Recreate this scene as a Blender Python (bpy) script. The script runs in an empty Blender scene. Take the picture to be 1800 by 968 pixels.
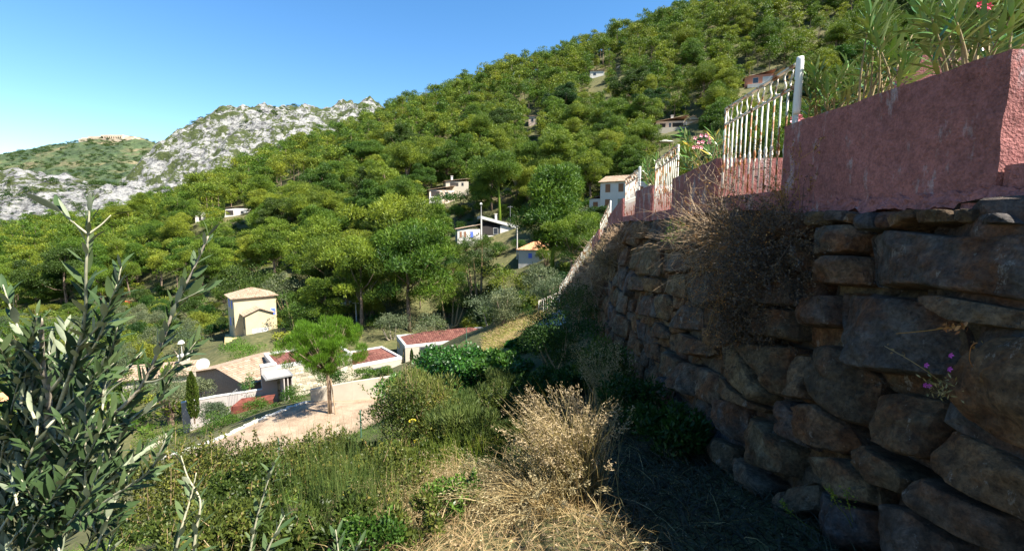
import bpy, math, random
import numpy as np
from mathutils import Vector, noise, Matrix

# ------------------------------------------------------------------ camera, light, exposure
scene = bpy.context.scene
col = scene.collection
PITCH = math.radians(6.35)
FPX = 800.0
cam_d = bpy.data.cameras.new('camera'); cam = bpy.data.objects.new('camera', cam_d); col.objects.link(cam)
cam_d.lens = 16.0; cam_d.sensor_width = 36.0; cam_d.clip_start = 0.05; cam_d.clip_end = 12000
cam.location = (0, 0, 0); cam.rotation_euler = (math.radians(90) - PITCH, 0, 0)
scene.camera = cam

SUN_AZ = math.radians(-26)      # direction towards the sun, measured from +X
SUN_EL = math.radians(51.5)
to_sun = Vector((math.cos(SUN_AZ) * math.cos(SUN_EL), math.sin(SUN_AZ) * math.cos(SUN_EL), math.sin(SUN_EL)))
w = bpy.data.worlds.new('World'); scene.world = w; w.use_nodes = True
nt = w.node_tree
for n in list(nt.nodes): nt.nodes.remove(n)
sky = nt.nodes.new('ShaderNodeTexSky'); sky.sky_type = 'NISHITA'; sky.sun_disc = False
sky.sun_elevation = SUN_EL; sky.sun_rotation = math.radians(90) - SUN_AZ
sky.altitude = 100; sky.air_density = 1.0; sky.dust_density = 0.15; sky.ozone_density = 1.0
bg = nt.nodes.new('ShaderNodeBackground'); bg.inputs['Strength'].default_value = 0.074
out = nt.nodes.new('ShaderNodeOutputWorld')
hsv = nt.nodes.new('ShaderNodeHueSaturation'); hsv.inputs['Saturation'].default_value = 1.32; nt.links.new(sky.outputs[0], hsv.inputs['Color']); nt.links.new(hsv.outputs[0], bg.inputs[0]); nt.links.new(bg.outputs[0], out.inputs[0])
sun_d = bpy.data.lights.new('sun', 'SUN'); sun_d.energy = 5.0; sun_d.angle = math.radians(0.55); sun_d.color = (1.0, 0.95, 0.84)
sun = bpy.data.objects.new('sun', sun_d); col.objects.link(sun)
sun.rotation_euler = to_sun.to_track_quat('Z', 'Y').to_euler(); sun.location = to_sun * 50
vs = scene.view_settings
vs.view_transform = 'Standard'; vs.look = 'None'; vs.gamma = 1.0; vs.use_curve_mapping = False; vs.exposure = 1.75
scene.cycles.use_denoising = True
scene.cycles.max_bounces = 6; scene.cycles.diffuse_bounces = 3; scene.cycles.transmission_bounces = 3
scene.cycles.transparent_max_bounces = 4; scene.cycles.volume_bounces = 0

# ------------------------------------------------------------------ pixels to places
def ray(px, py):
    x = (px - 900) / FPX; y = -(py - 484) / FPX
    c, s = math.cos(PITCH), math.sin(PITCH)
    return Vector((x, c + y * s, -s + y * c))
def P(px, py, D):
    r = ray(px, py); return r * (D / r.y)
def proj(p):
    c, s = math.cos(PITCH), math.sin(PITCH)
    f = p[1] * c - p[2] * s; u = p[1] * s + p[2] * c
    if f < 0.05: return None
    return 900 + FPX * p[0] / f, 484 - FPX * u / f, f

# ------------------------------------------------------------------ mesh helpers
class MB:
    """collects quads and triangles (numpy) for one mesh"""
    def __init__(s): s.V = []; s.Q = []; s.T = []; s.t = []; s.n = 0; s.mi = []
    def add(s, V, Q=None, T=None, tint=None):
        V = np.asarray(V, float).reshape(-1, 3)
        if Q is not None and len(Q): s.Q.append(np.asarray(Q, int) + s.n)
        if T is not None and len(T): s.T.append(np.asarray(T, int) + s.n)
        s.V.append(V); s.n += len(V)
        if tint is None: tint = 0.5
        s.t.append(np.broadcast_to(np.asarray(tint, float), (len(V),)).copy())
        return s
    def mesh(s, name, smooth=False, offset=(0, 0, 0)):
        me = bpy.data.meshes.new(name)
        V = np.concatenate(s.V) - np.asarray(offset, float)
        Q = np.concatenate(s.Q) if s.Q else np.zeros((0, 4), int)
        T = np.concatenate(s.T) if s.T else np.zeros((0, 3), int)
        me.vertices.add(len(V)); me.vertices.foreach_set('co', V.astype(np.float32).ravel())
        me.loops.add(Q.size + T.size)
        me.loops.foreach_set('vertex_index', np.concatenate([Q.ravel(), T.ravel()]).astype(np.int32))
        me.polygons.add(len(Q) + len(T))
        st = np.concatenate([np.arange(len(Q)) * 4, Q.size + np.arange(len(T)) * 3]).astype(np.int32)
        me.polygons.foreach_set('loop_start', st)
        a = me.attributes.new('tint', 'FLOAT', 'POINT')
        a.data.foreach_set('value', np.concatenate(s.t).astype(np.float32))
        me.polygons.foreach_set('use_smooth', np.full(len(Q) + len(T), bool(smooth)))
        me.update(calc_edges=True); me.validate()
        return me

def props(o, label=None, cat=None, group=None, kind=None):
    if label: o['label'] = label
    if cat: o['category'] = cat
    if group: o['group'] = group
    if kind: o['kind'] = kind
    return o
def link(name, me, mat=None, parent=None, **k):
    o = bpy.data.objects.new(name, me); col.objects.link(o)
    if mat is not None and me is not None and not me.materials:
        for m_ in (mat if isinstance(mat, (list, tuple)) else [mat]): me.materials.append(m_)
    if parent is not None: o.parent = parent
    return props(o, **k)
def root(name, loc, label, cat, group=None, rz=0):
    o = bpy.data.objects.new(name, None); col.objects.link(o)
    o.empty_display_size = 0.2; o.location = loc; o.rotation_euler = (0, 0, rz)
    return props(o, label, cat, group)
def part(parent, name, mb, mat, smooth=False, world=True, **k):
    """a child mesh; its vertices are given in world space for an unrotated parent, else in the parent's space"""
    me = mb.mesh(name, smooth, offset=tuple(parent.location) if world else (0, 0, 0))
    return link(name, me, mat, parent, **k)
def subpart(parent, name, mb, mat, base, smooth=False, **k):
    me = mb.mesh(name, smooth, offset=base); return link(name, me, mat, parent, **k)
def copy_tree(o, parent=None):
    c = o.copy(); col.objects.link(c)
    if parent is not None: c.parent = parent
    for ch in o.children: copy_tree(ch, c)
    return c

BOXQ = [(0, 3, 2, 1), (4, 5, 6, 7), (0, 1, 5, 4), (1, 2, 6, 5), (2, 3, 7, 6), (3, 0, 4, 7)]
def box(mb, x0, x1, y0, y1, z0, z1, tint=.5):
    mb.add([(x0, y0, z0), (x1, y0, z0), (x1, y1, z0), (x0, y1, z0), (x0, y0, z1), (x1, y0, z1), (x1, y1, z1), (x0, y1, z1)], BOXQ, tint=tint); return mb
def hexa(mb, c8, n=(1, 1, 1), amp=0.0, fr=3.0):
    """a solid from 8 corners (4 bottom, 4 top), its faces subdivided and roughened"""
    c = [Vector(p) for p in c8]
    faces = [((0, 1, 5, 4), n[0], n[2]), ((1, 2, 6, 5), n[1], n[2]), ((2, 3, 7, 6), n[0], n[2]), ((3, 0, 4, 7), n[1], n[2]), ((4, 5, 6, 7), n[0], n[1]), ((3, 2, 1, 0), n[0], n[1])]
    for (a, b, d, e), nu, nv in faces:
        V = []; Q = []
        for j in range(nv + 1):
            for i in range(nu + 1):
                u, v = i / nu, j / nv
                p = c[a] * (1 - u) * (1 - v) + c[b] * u * (1 - v) + c[d] * u * v + c[e] * (1 - u) * v
                if amp: p = p + noise.noise_vector(p * fr) * amp + noise.noise_vector(p * fr * 4) * amp * .4
                V.append(p[:])
        for j in range(nv):
            for i in range(nu):
                k = j * (nu + 1) + i; Q.append((k, k + 1, k + nu + 2, k + nu + 1))
        mb.add(V, Q)
    return mb
def tube(mb, pts, radii, sides=6, tint=.5, cap=True):
    pts = [Vector(p) for p in pts]; n = len(pts)
    if not hasattr(radii, '__len__'): radii = [radii] * n
    V = []; Q = []; T = []
    ref = Vector((0.31, 0.17, 0.93))
    for i, p in enumerate(pts):
        d = (pts[min(i + 1, n - 1)] - pts[max(i - 1, 0)])
        if d.length < 1e-9: d = Vector((0, 0, 1))
        d.normalize()
        a = d.cross(ref)
        if a.length < .1: a = d.cross(Vector((1, 0, 0)))
        a.normalize(); b = d.cross(a)
        for k in range(sides):
            t = 2 * math.pi * k / sides
            V.append((p + (a * math.cos(t) + b * math.sin(t)) * radii[i])[:])
    for i in range(n - 1):
        for k in range(sides):
            k2 = (k + 1) % sides
            Q.append((i * sides + k, i * sides + k2, (i + 1) * sides + k2, (i + 1) * sides + k))
    if cap:
        V.append(pts[-1][:]); V.append(pts[0][:])
        for k in range(sides):
            T.append(((n - 1) * sides + k, (n - 1) * sides + (k + 1) % sides, n * sides)); T.append(((k + 1) % sides, k, n * sides + 1))
    mb.add(V, Q, T, tint); return mb
def unit(a): return a / np.maximum(np.linalg.norm(a, axis=1, keepdims=True), 1e-9)
def leafq(mb, Pn, Dn, L, W, rng, tint=None, mid=.45, nrm=None):
    """one pointed leaf (a quad) per point"""
    Pn = np.asarray(Pn, float); n = len(Pn)
    if n == 0: return mb
    Dn = unit(np.asarray(Dn, float)); R = rng.normal(size=(n, 3)) if nrm is None else np.asarray(nrm) * 1.6 + rng.normal(size=(n, 3)) * .55; S = unit(np.cross(Dn, R))
    L = np.broadcast_to(L, (n,))[:, None]; W = np.broadcast_to(W, (n,))[:, None]
    m = Pn + Dn * L * mid
    V = np.stack([Pn, m + S * W / 2, Pn + Dn * L, m - S * W / 2], 1).reshape(-1, 3)
    Q = np.arange(n * 4).reshape(n, 4)
    if tint is None: tint = rng.random(n)
    mb.add(V, Q, tint=np.repeat(np.broadcast_to(tint, (n,)), 4)); return mb
def sph(rng, n): return unit(rng.normal(size=(n, 3)))

# ------------------------------------------------------------------ materials
def new_mat(name):
    m_ = bpy.data.materials.new(name); m_.use_nodes = True; t = m_.node_tree
    for n in list(t.nodes): t.nodes.remove(n)
    o = t.nodes.new('ShaderNodeOutputMaterial'); b = t.nodes.new('ShaderNodeBsdfPrincipled')
    t.links.new(b.outputs[0], o.inputs[0]); b.inputs['Roughness'].default_value = .8
    b.inputs['Specular IOR Level'].default_value = .25
    return m_, t, b, o
def N(t, kind, **k):
    n = t.nodes.new(kind)
    for a, v in k.items():
        if a in n.inputs: n.inputs[a].default_value = v
        else: setattr(n, a, v)
    return n
def ramp(t, src, stops, interp='LINEAR'):
    r = t.nodes.new('ShaderNodeValToRGB'); r.color_ramp.interpolation = interp
    e = r.color_ramp.elements
    while len(e) < len(stops): e.new(.5)
    for i, (p, c) in enumerate(stops):
        e[i].position = p; e[i].color = (c[0], c[1], c[2], 1) if hasattr(c, '__len__') else (c, c, c, 1)
    t.links.new(src, r.inputs[0]); return r.outputs[0]
def mixc(t, fac, a, b, mode='MIX'):
    n = t.nodes.new('ShaderNodeMix'); n.data_type = 'RGBA'; n.blend_type = mode
    for s, v in ((0, fac), (6, a), (7, b)):
        if isinstance(v, (int, float)): n.inputs[s].default_value = v
        elif isinstance(v, tuple): n.inputs[s].default_value = (v + (1,))[:4]
        else: t.links.new(v, n.inputs[s])
    return n.outputs[2]
def coords(t, obj=False):
    if obj: return t.nodes.new('ShaderNodeTexCoord').outputs['Object']
    return t.nodes.new('ShaderNodeNewGeometry').outputs['Position']
def tex(t, co, scale, detail=4, rough=.6, stretch=None, kind='ShaderNodeTexNoise'):
    if stretch:
        mp = t.nodes.new('ShaderNodeMapping'); mp.inputs['Scale'].default_value = stretch
        t.links.new(co, mp.inputs[0]); co = mp.outputs[0]
    n = t.nodes.new(kind); n.inputs['Scale'].default_value = scale
    if 'Detail' in n.inputs: n.inputs['Detail'].default_value = detail
    if kind == 'ShaderNodeTexNoise': n.inputs['Roughness'].default_value = rough
    t.links.new(co, n.inputs['Vector']); return n
def bump(t, b, h, strength, dist=.02, prev=None):
    n = t.nodes.new('ShaderNodeBump'); n.inputs['Strength'].default_value = strength; n.inputs['Distance'].default_value = dist
    t.links.new(h, n.inputs['Height'])
    if prev is not None: t.links.new(prev, n.inputs['Normal'])
    t.links.new(n.outputs[0], b.inputs['Normal']); return n.outputs[0]
def leaf_mat(name, stops, trans=.35, rough=.55, vary=.25, spec=.25, tcol=1.25):
    m_, t, b, o = new_mat(name)
    at = N(t, 'ShaderNodeAttribute', attribute_name='tint')
    c = ramp(t, at.outputs['Fac'], stops)
    oi = t.nodes.new('ShaderNodeObjectInfo')
    hs = t.nodes.new('ShaderNodeHueSaturation')
    mr = N(t, 'ShaderNodeMapRange'); mr.inputs['To Min'].default_value = 1 - vary; mr.inputs['To Max'].default_value = 1 + vary
    t.links.new(oi.outputs['Random'], mr.inputs['Value']); t.links.new(mr.outputs[0], hs.inputs['Value'])
    mh = N(t, 'ShaderNodeMapRange'); mh.inputs['To Min'].default_value = .5 + .035 * vary / .25; mh.inputs['To Max'].default_value = .5 - .03 * vary / .25
    t.links.new(oi.outputs['Random'], mh.inputs['Value']); t.links.new(mh.outputs[0], hs.inputs['Hue'])
    t.links.new(c, hs.inputs['Color']); c = hs.outputs[0]
    t.links.new(c, b.inputs['Base Color']); b.inputs['Roughness'].default_value = rough; b.inputs['Specular IOR Level'].default_value = spec
    if trans:
        tr = t.nodes.new('ShaderNodeBsdfTranslucent'); mx = t.nodes.new('ShaderNodeMixShader'); mx.inputs[0].default_value = trans
        g = mixc(t, 1.0, c, (tcol, tcol * 1.02, tcol * .55), 'MULTIPLY'); t.links.new(g, tr.inputs[0])
        t.links.new(b.outputs[0], mx.inputs[1]); t.links.new(tr.outputs[0], mx.inputs[2]); t.links.new(mx.outputs[0], o.inputs[0])
    return m_
def plain(name, colr, rough=.8, nscale=0, namp=.15, spec=.25, metal=0, bscale=0, bstr=.3, bdist=.01, obj=True):
    m_, t, b, o = new_mat(name); b.inputs['Roughness'].default_value = rough; b.inputs['Specular IOR Level'].default_value = spec; b.inputs['Metallic'].default_value = metal
    co = coords(t, obj)
    if nscale:
        n = tex(t, co, nscale, 5)
        c = ramp(t, n.outputs[0], [(.3, [x * (1 - namp) for x in colr]), (.7, [min(1, x * (1 + namp)) for x in colr])]); t.links.new(c, b.inputs['Base Color'])
    else: b.inputs['Base Color'].default_value = tuple(colr) + (1,)
    if bscale: bump(t, b, tex(t, co, bscale, 4).outputs[0], bstr, bdist)
    return m_
M = {}
M['pine'] = leaf_mat('pine_needles', [(0, (.034, .066, .008)), (.45, (.112, .162, .013)), (1, (.225, .265, .022))], trans=.24, vary=.24)
M['pine_bright'] = leaf_mat('young_pine_needles', [(0, (.040, .095, .008)), (.5, (.075, .165, .010)), (1, (.13, .24, .014))], trans=.35, vary=.05)
M['olive_far'] = leaf_mat('silvery_leaves', [(0, (.055, .075, .035)), (.5, (.11, .135, .065)), (1, (.20, .22, .12))], trans=.25)
M['green'] = leaf_mat('green_leaves', [(0, (.030, .065, .010)), (.5, (.062, .115, .014)), (1, (.125, .18, .025))], trans=.35)
M['lime'] = leaf_mat('yellow_green_leaves', [(0, (.070, .100, .012)), (.5, (.13, .17, .018)), (1, (.21, .24, .03))], trans=.35)
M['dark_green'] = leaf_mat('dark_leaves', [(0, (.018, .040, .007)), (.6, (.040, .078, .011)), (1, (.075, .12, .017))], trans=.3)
M['lentisk'] = leaf_mat('small_shrub_leaves', [(0, (.026, .040, .008)), (.5, (.070, .090, .016)), (.9, (.14, .155, .03)), (1, (.20, .13, .04))], trans=.3, rough=.45)
M['bramble'] = leaf_mat('bramble_leaves', [(0, (.025, .065, .012)), (.5, (.055, .135, .018)), (1, (.10, .21, .03))], trans=.3, rough=.4, spec=.4)
M['broom'] = leaf_mat('broom_stems', [(0, (.06, .085, .018)), (.6, (.12, .145, .035)), (1, (.20, .20, .06))], trans=.25)
M['straw'] = leaf_mat('dry_straw', [(0, (.16, .105, .042)), (.5, (.29, .21, .09)), (1, (.43, .335, .17))], trans=.25, vary=.1, tcol=1.0)
M['plume'] = leaf_mat('dry_plumes', [(0, (.16, .12, .058)), (.5, (.29, .225, .12)), (1, (.42, .345, .20))], trans=.3, vary=.1, tcol=1.0)
M['twig'] = leaf_mat('dry_twigs', [(0, (.09, .06, .035)), (.5, (.24, .165, .09)), (1, (.42, .31, .18))], trans=0, vary=.1)
M['rusty_twig'] = leaf_mat('rusty_dry_seed_stalks', [(0, (.14, .06, .02)), (.5, (.30, .14, .04)), (1, (.45, .25, .08))], trans=.15, vary=.1)
M['bark'] = plain('pine_bark', (.17, .12, .085), .95, 6, .4, bscale=14, bstr=.6, bdist=.02)
M['olive_bark'] = plain('olive_bark', (.30, .25, .19), .9, 60, .35, bscale=120, bstr=.5, bdist=.002)
M['twig_pale'] = plain('pale_olive_twig', (.34, .32, .22), .7, 80, .2)
M['white_paint'] = plain('white_plaster', (.66, .64, .60), .85, 1.5, .06)
# ------------------------------------------------------------------ terrain height from known points
ctrl = [(0, 0, -1.65), (-2.5, 1, -1.95), (2, .5, -1.6), (0, 3, -2.1), (1.9, 3, -2.15), (-3, 4, -2.95), (1.6, 5.5, -2.95), (2.3, 10, -3.7), (2.3, 15, -4.3), (1.2, 20, -4.9),
        (-4, 8, -4.9), (-8, 6, -5.3), (0, 12, -4.7), (-6, 14, -7.4), (-9, 20, -10.4), (-16, 16, -10.2), (-3, 20, -7.0), (0, -6, -1.2), (-8, -4, -2.0), (6, -4, -1.2),
        (6, 5, -2), (8, 12, -2.6), (7, 22, -4), (5, 34, -6.2), (9, 0, -1.5), (-20, 8, -7.5), (-1.75, 14, -6.0)]
ctrl = [Vector(c) for c in ctrl]
for px, py, D in [(578, 728, 30), (690, 700, 33), (545, 707, 33), (450, 744, 29), (300, 803, 24.5), (500, 790, 25), (660, 770, 26), (700, 690, 35),
                  (370, 748, 38), (330, 742, 41), (240, 800, 35), (460, 700, 46), (400, 705, 44), (450, 692, 49), (540, 690, 45), (640, 668, 48), (700, 645, 58), (760, 640, 60), (850, 615, 62), (860, 600, 75),
                  (450, 592, 75), (400, 600, 70), (600, 548, 95), (330, 535, 110), (210, 548, 130), (50, 585, 105), (20, 745, 58), (280, 672, 50), (120, 700, 55), (330, 640, 62), (560, 600, 66), (650, 590, 72),
                  (690, 505, 88), (560, 505, 105), (925, 456, 92), (1000, 480, 70), (960, 540, 42), (930, 590, 25), (880, 605, 30), (800, 590, 50),
                  (860, 420, 110), (1090, 366, 100), (790, 356, 140), (415, 382, 190), (350, 388, 185), (520, 356, 175), (1190, 226, 170), (1345, 148, 190), (935, 222, 215), (1050, 138, 250), (640, 420, 130), (700, 300, 200), (480, 440, 140), (250, 460, 170), (80, 480, 190), (900, 300, 165), (1050, 260, 170),
                  (1450, -40, 280), (1200, 38, 300), (1000, 108, 300), (850, 158, 300), (700, 212, 290), (560, 268, 280), (480, 300, 270), (330, 366, 260), (200, 404, 270), (0, 430, 300), (-300, 470, 300),
                  (1700, -60, 250), (1700, 110, 170), (1800, 220, 120), (1500, 320, 60), (2200, 200, 110), (2100, 0, 230)]:
    ctrl.append(P(px, py, D))
ctrl += [Vector(c) for c in [(60, 450, 70), (-110, 450, 20), (-300, 430, -22), (-500, 450, -35), (310, 450, 190), (650, 450, 200), (-420, 250, -35), (-200, 100, -32), (-90, 40, -26), (-60, 10, -16), (130, 40, 10), (60, -10, 4)]]
CA = np.array([c[:] for c in ctrl])
def uvw(X, Y): return X / (Y + 15.0), np.log((Y + 15.0) / 15.0)
_u, _v = uvw(CA[:, 0], CA[:, 1]); _g = CA[:, 2] / (CA[:, 1] + 15.0); _c2 = .05 ** 2
_A = np.sqrt((_u[:, None] - _u) ** 2 + (_v[:, None] - _v) ** 2 + _c2)
_n = len(CA); _Pm = np.stack([np.ones(_n), _u, _v], 1)
_S = np.zeros((_n + 3, _n + 3)); _S[:_n, :_n] = _A - np.eye(_n) * .006; _S[:_n, _n:] = _Pm; _S[_n:, :_n] = _Pm.T
_sol = np.linalg.solve(_S, np.concatenate([_g, np.zeros(3)]))
def terr(X, Y):
    X = np.asarray(X, float); Y = np.maximum(np.asarray(Y, float), -11); sh = X.shape
    u, v = uvw(X.ravel(), Y.ravel()); r = np.empty(len(u))
    for i in range(0, len(u), 20000):
        uu, vv = u[i:i + 20000], v[i:i + 20000]
        K = np.sqrt((uu[:, None] - _u) ** 2 + (vv[:, None] - _v) ** 2 + _c2)
        r[i:i + 20000] = K @ _sol[:_n] + _sol[_n] + _sol[_n + 1] * uu + _sol[_n + 2] * vv
    return (r * (Y.ravel() + 15.0)).reshape(sh)
def tz(x, y): return float(terr(np.array([x]), np.array([y]))[0])
def at(px, D):
    """the ground point under image column px at forward distance D"""
    x = (px - 900) / FPX * D
    for _ in range(3):
        z = tz(x, D); f = D * math.cos(PITCH) - z * math.sin(PITCH); x = (px - 900) / FPX * f
    return Vector((x, D, tz(x, D)))
def grid_mesh(X, Y, Z):
    nv, nu = X.shape; mb = MB(); idx = np.arange(nv * nu).reshape(nv, nu)
    Q = np.stack([idx[:-1, :-1], idx[:-1, 1:], idx[1:, 1:], idx[1:, :-1]], -1).reshape(-1, 4)
    mb.add(np.stack([X, Y, Z], -1).reshape(-1, 3), Q); return mb
def fbm(X, Y, s, oct=4, seed=0.0):
    out_ = np.empty(X.size); xs, ys = X.ravel(), Y.ravel()
    for i in range(X.size): out_[i] = noise.fractal(Vector((xs[i] * s + seed, ys[i] * s, seed * .7)), 1.0, 2.0, oct)
    return out_.reshape(X.shape)

# ground cover
m_, t, b, o = new_mat('hillside_ground'); co = coords(t)
n1 = tex(t, co, .035, 6); n2 = tex(t, co, 1.3, 6); n3 = tex(t, co, 14, 4)
c1 = ramp(t, n1.outputs[0], [(.40, (.045, .058, .018)), (.56, (.085, .085, .032)), (.70, (.22, .165, .085))])
c2 = ramp(t, n2.outputs[0], [(.35, (.045, .052, .018)), (.58, (.12, .105, .045)), (.78, (.26, .20, .10))])
c = mixc(t, .5, c1, c2); c = mixc(t, .35, c, ramp(t, n3.outputs[0], [(.3, .3), (.7, 1.4)]), 'MULTIPLY')
t.links.new(c, b.inputs['Base Color']); bump(t, b, n3.outputs[0], .6, .05); b.inputs['Roughness'].default_value = .95
M['ground'] = m_
vv = np.concatenate([np.linspace(-10, 8, 46), np.geomspace(8.3, 60, 110), np.geomspace(60.6, 460, 130)])
uu = np.linspace(-1.75, 1.75, 240)
UU, YY = np.meshgrid(uu, vv); XX = UU * (YY + 15)
ZZ = terr(XX, YY); ZZ += fbm(XX, YY, .09, 4) * np.clip((YY - 3) / 60, .03, 1.1) * np.where((YY > 17) & (YY < 41) & (XX < -3) & (XX > -30), .12, 1.0)
GROUND = link('hillside_ground', grid_mesh(XX, YY, ZZ).mesh('hillside_ground', True), M['ground'], kind='structure')
# wide valley floor out to the horizon
M['valley'] = plain('far_valley_ground', (.09, .10, .05), .95, .01, .4, obj=False)
mb = MB(); mb.add([(-7000, -40, -75), (7000, -40, -75), (7000, 9000, -75), (-7000, 9000, -75)], [(0, 1, 2, 3)])
link('valley_floor', mb.mesh('valley_floor'), M['valley'], kind='structure')

# ------------------------------------------------------------------ limestone hills and the far hill
def rbf_local(pts, eps):
    A = np.array([p[:] for p in pts]); 
    K = np.sqrt((A[:, 0][:, None] - A[:, 0]) ** 2 + (A[:, 1][:, None] - A[:, 1]) ** 2 + eps ** 2)
    n = len(A); Pm = np.stack([np.ones(n), A[:, 0] / 100, A[:, 1] / 100], 1)
    S = np.zeros((n + 3, n + 3)); S[:n, :n] = K; S[:n, n:] = Pm; S[n:, :n] = Pm.T
    s = np.linalg.solve(S, np.concatenate([A[:, 2], np.zeros(3)]))
    def f(X, Y):
        x, y = X.ravel(), Y.ravel(); r = np.empty(len(x))
        for i in range(0, len(x), 20000):
            a, b2 = x[i:i + 20000], y[i:i + 20000]
            r[i:i + 20000] = np.sqrt((a[:, None] - A[:, 0]) ** 2 + (b2[:, None] - A[:, 1]) ** 2 + eps ** 2) @ s[:n] + s[n] + s[n + 1] * a / 100 + s[n + 2] * b2 / 100
        return r.reshape(X.shape)
    return f
m_, t, b, o = new_mat('limestone_hill'); co = coords(t); b.inputs['Roughness'].default_value = .95
geo = t.nodes.new('ShaderNodeNewGeometry')
n1 = tex(t, co, .045, 10, .72); n2 = tex(t, co, .11, 9, .75, (1, 1, 1.8)); n3 = tex(t, co, .35, 6, .7)
rock = ramp(t, n2.outputs[0], [(.36, (.045, .044, .046)), (.44, (.14, .138, .138)), (.53, (.32, .314, .305)), (.75, (.42, .39, .335))])
rock = mixc(t, .6, rock, ramp(t, n3.outputs[0], [(.32, .45), (.6, 1.15)]), 'MULTIPLY')
scr = ramp(t, n3.outputs[0], [(.35, (.030, .045, .014)), (.65, (.075, .09, .028))])
msk = t.nodes.new('ShaderNodeMath'); msk.operation = 'ADD'; t.links.new(n1.outputs[0], msk.inputs[0])
mm = t.nodes.new('ShaderNodeMath'); mm.operation = 'MULTIPLY'; mm.inputs[1].default_value = .35; t.links.new(n3.outputs[0], mm.inputs[0]); t.links.new(mm.outputs[0], msk.inputs[1])
fac = ramp(t, msk.outputs[0], [(.665, 0), (.69, 1)])
t.links.new(mixc(t, fac, rock, scr), b.inputs['Base Color']); bump(t, b, n2.outputs[0], 1.0, 6.0); M['limestone'] = m_
M['limestone_bare'] = m_.copy(); M['limestone_bare'].name = 'bare_limestone'
for nd in M['limestone_bare'].node_tree.nodes:
    if nd.bl_idname == 'ShaderNodeValToRGB' and abs(nd.color_ramp.elements[0].position - .665) < .004 and nd.color_ramp.elements[1].color[0] > .9: nd.color_ramp.elements[1].position = .755; nd.color_ramp.elements[0].position = .725

skyl = [(150, 350, 560), (215, 330, 560), (240, 290, 560), (262, 264, 590), (300, 238, 610), (345, 212, 640), (390, 194, 660), (430, 189, 670), (470, 191, 680), (520, 185, 690), (550, 187, 690), (575, 194, 690), (590, 197, 700), (602, 184, 720), (630, 177, 730), (655, 179, 730), (690, 200, 730), (760, 230, 730), (900, 260, 730)]
rp = [P(*q) for q in skyl]
rp += [P(px, y, D) for px, y, D in [(250, 345, 500), (300, 330, 500), (350, 300, 540), (420, 265, 560), (500, 240, 580), (250, 390, 430), (330, 380, 440), (450, 340, 460), (600, 300, 480), (250, 330, 540), (700, 280, 520), (900, 330, 520), (180, 370, 500)]]
rp += [Vector((p.x * 1.25, p.y * 1.25, p.z - 50)) for p in [P(*q) for q in skyl[::2]]]
frock = rbf_local(rp, 6.0)
xs = np.linspace(-480, 60, 270); ys = np.linspace(425, 800, 150); X2, Y2 = np.meshgrid(xs, ys); Z2 = frock(X2, Y2)
rg = np.abs(fbm(X2, Y2, .022, 6, 3.1)); r2 = fbm(X2, Y2, .07, 4, 9.2); r3 = np.abs(fbm(X2, Y2 * .6, .05, 4, 5.5))
Z2 += (rg - .3) * 12 + r2 * 4.2 - (r3 - .25) * 9
link('limestone_hill', grid_mesh(X2, Y2, Z2).mesh('limestone_hill', False), M['limestone'], kind='structure')
# lower crag left of it
cr = [(-420, 330, 430), (-200, 300, 430), (-60, 292, 430), (0, 297, 430), (40, 304, 425), (70, 312, 420), (100, 322, 415), (140, 330, 410), (190, 322, 415), (240, 334, 420), (280, 345, 425), (310, 360, 430), (350, 380, 440)]
rp2 = [P(*q) for q in cr] + [P(px, 412, 345) for px in (-420, -200, 0, 100, 200, 300)] + [P(px, y, 385) for px, y in ((-60, 350), (0, 352), (60, 356), (120, 362), (180, 362), (250, 372), (300, 385))] + [P(px, y, 520) for px, y in ((-400, 400), (-100, 380), (100, 380), (250, 390), (350, 400))]
fcr = rbf_local(rp2, 4.0)
xs = np.linspace(-720, -170, 260); ys = np.linspace(345, 520, 90); X3, Y3 = np.meshgrid(xs, ys); Z3 = fcr(X3, Y3)
rg = np.abs(fbm(X3, Y3, .03, 6, 13.1)); r2 = fbm(X3, Y3, .09, 4, 19.2)
Z3 += (rg - .3) * 10 + r2 * 2.2
link('limestone_crag', grid_mesh(X3, Y3, Z3).mesh('limestone_crag', False), M['limestone_bare'], kind='structure')
# far wooded hill with the fort
m_, t, b, o = new_mat('far_wooded_hill'); co = coords(t); b.inputs['Roughness'].default_value = .95
n1 = tex(t, co, .012, 8, .65); n2 = tex(t, co, .06, 6, .7)
c = ramp(t, n1.outputs[0], [(.36, (.028, .050, .024)), (.52, (.060, .085, .035)), (.64, (.13, .115, .06)), (.72, (.26, .21, .13))])
c = mixc(t, .7, c, ramp(t, n2.outputs[0], [(.35, .35), (.65, 1.5)]), 'MULTIPLY'); t.links.new(c, b.inputs['Base Color']); bump(t, b, n2.outputs[0], 1.0, 10); M['far_hill'] = m_
fs = [(-500, 310, 1700), (-200, 292, 1700), (0, 285, 1700), (50, 279, 1700), (100, 272, 1700), (130, 258, 1680), (158, 246, 1650), (200, 243, 1650), (240, 244, 1650), (272, 252, 1650), (320, 268, 1650), (400, 290, 1650), (600, 320, 1650)]
rp3 = [P(*q) for q in fs] + [P(px, y, D) for px, y, D in ((-400, 390, 900), (-100, 390, 900), (100, 385, 900), (300, 380, 900), (500, 390, 900), (0, 330, 1250), (150, 300, 1300), (280, 300, 1300), (400, 330, 1300), (600, 380, 1100))] + [P(px, 330, 2200) for px in (-400, 0, 200, 400, 700)]
ff = rbf_local(rp3, 12.0)
xs = np.linspace(-2100, -300, 240); ys = np.linspace(850, 2300, 130); X4, Y4 = np.meshgrid(xs, ys); Z4 = ff(X4, Y4) + fbm(X4, Y4, .012, 6, 2.2) * 10 + fbm(X4, Y4, .05, 3, 7.2) * 4
link('far_wooded_hill', grid_mesh(X4, Y4, Z4).mesh('far_wooded_hill', True), M['far_hill'], kind='structure')
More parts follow.
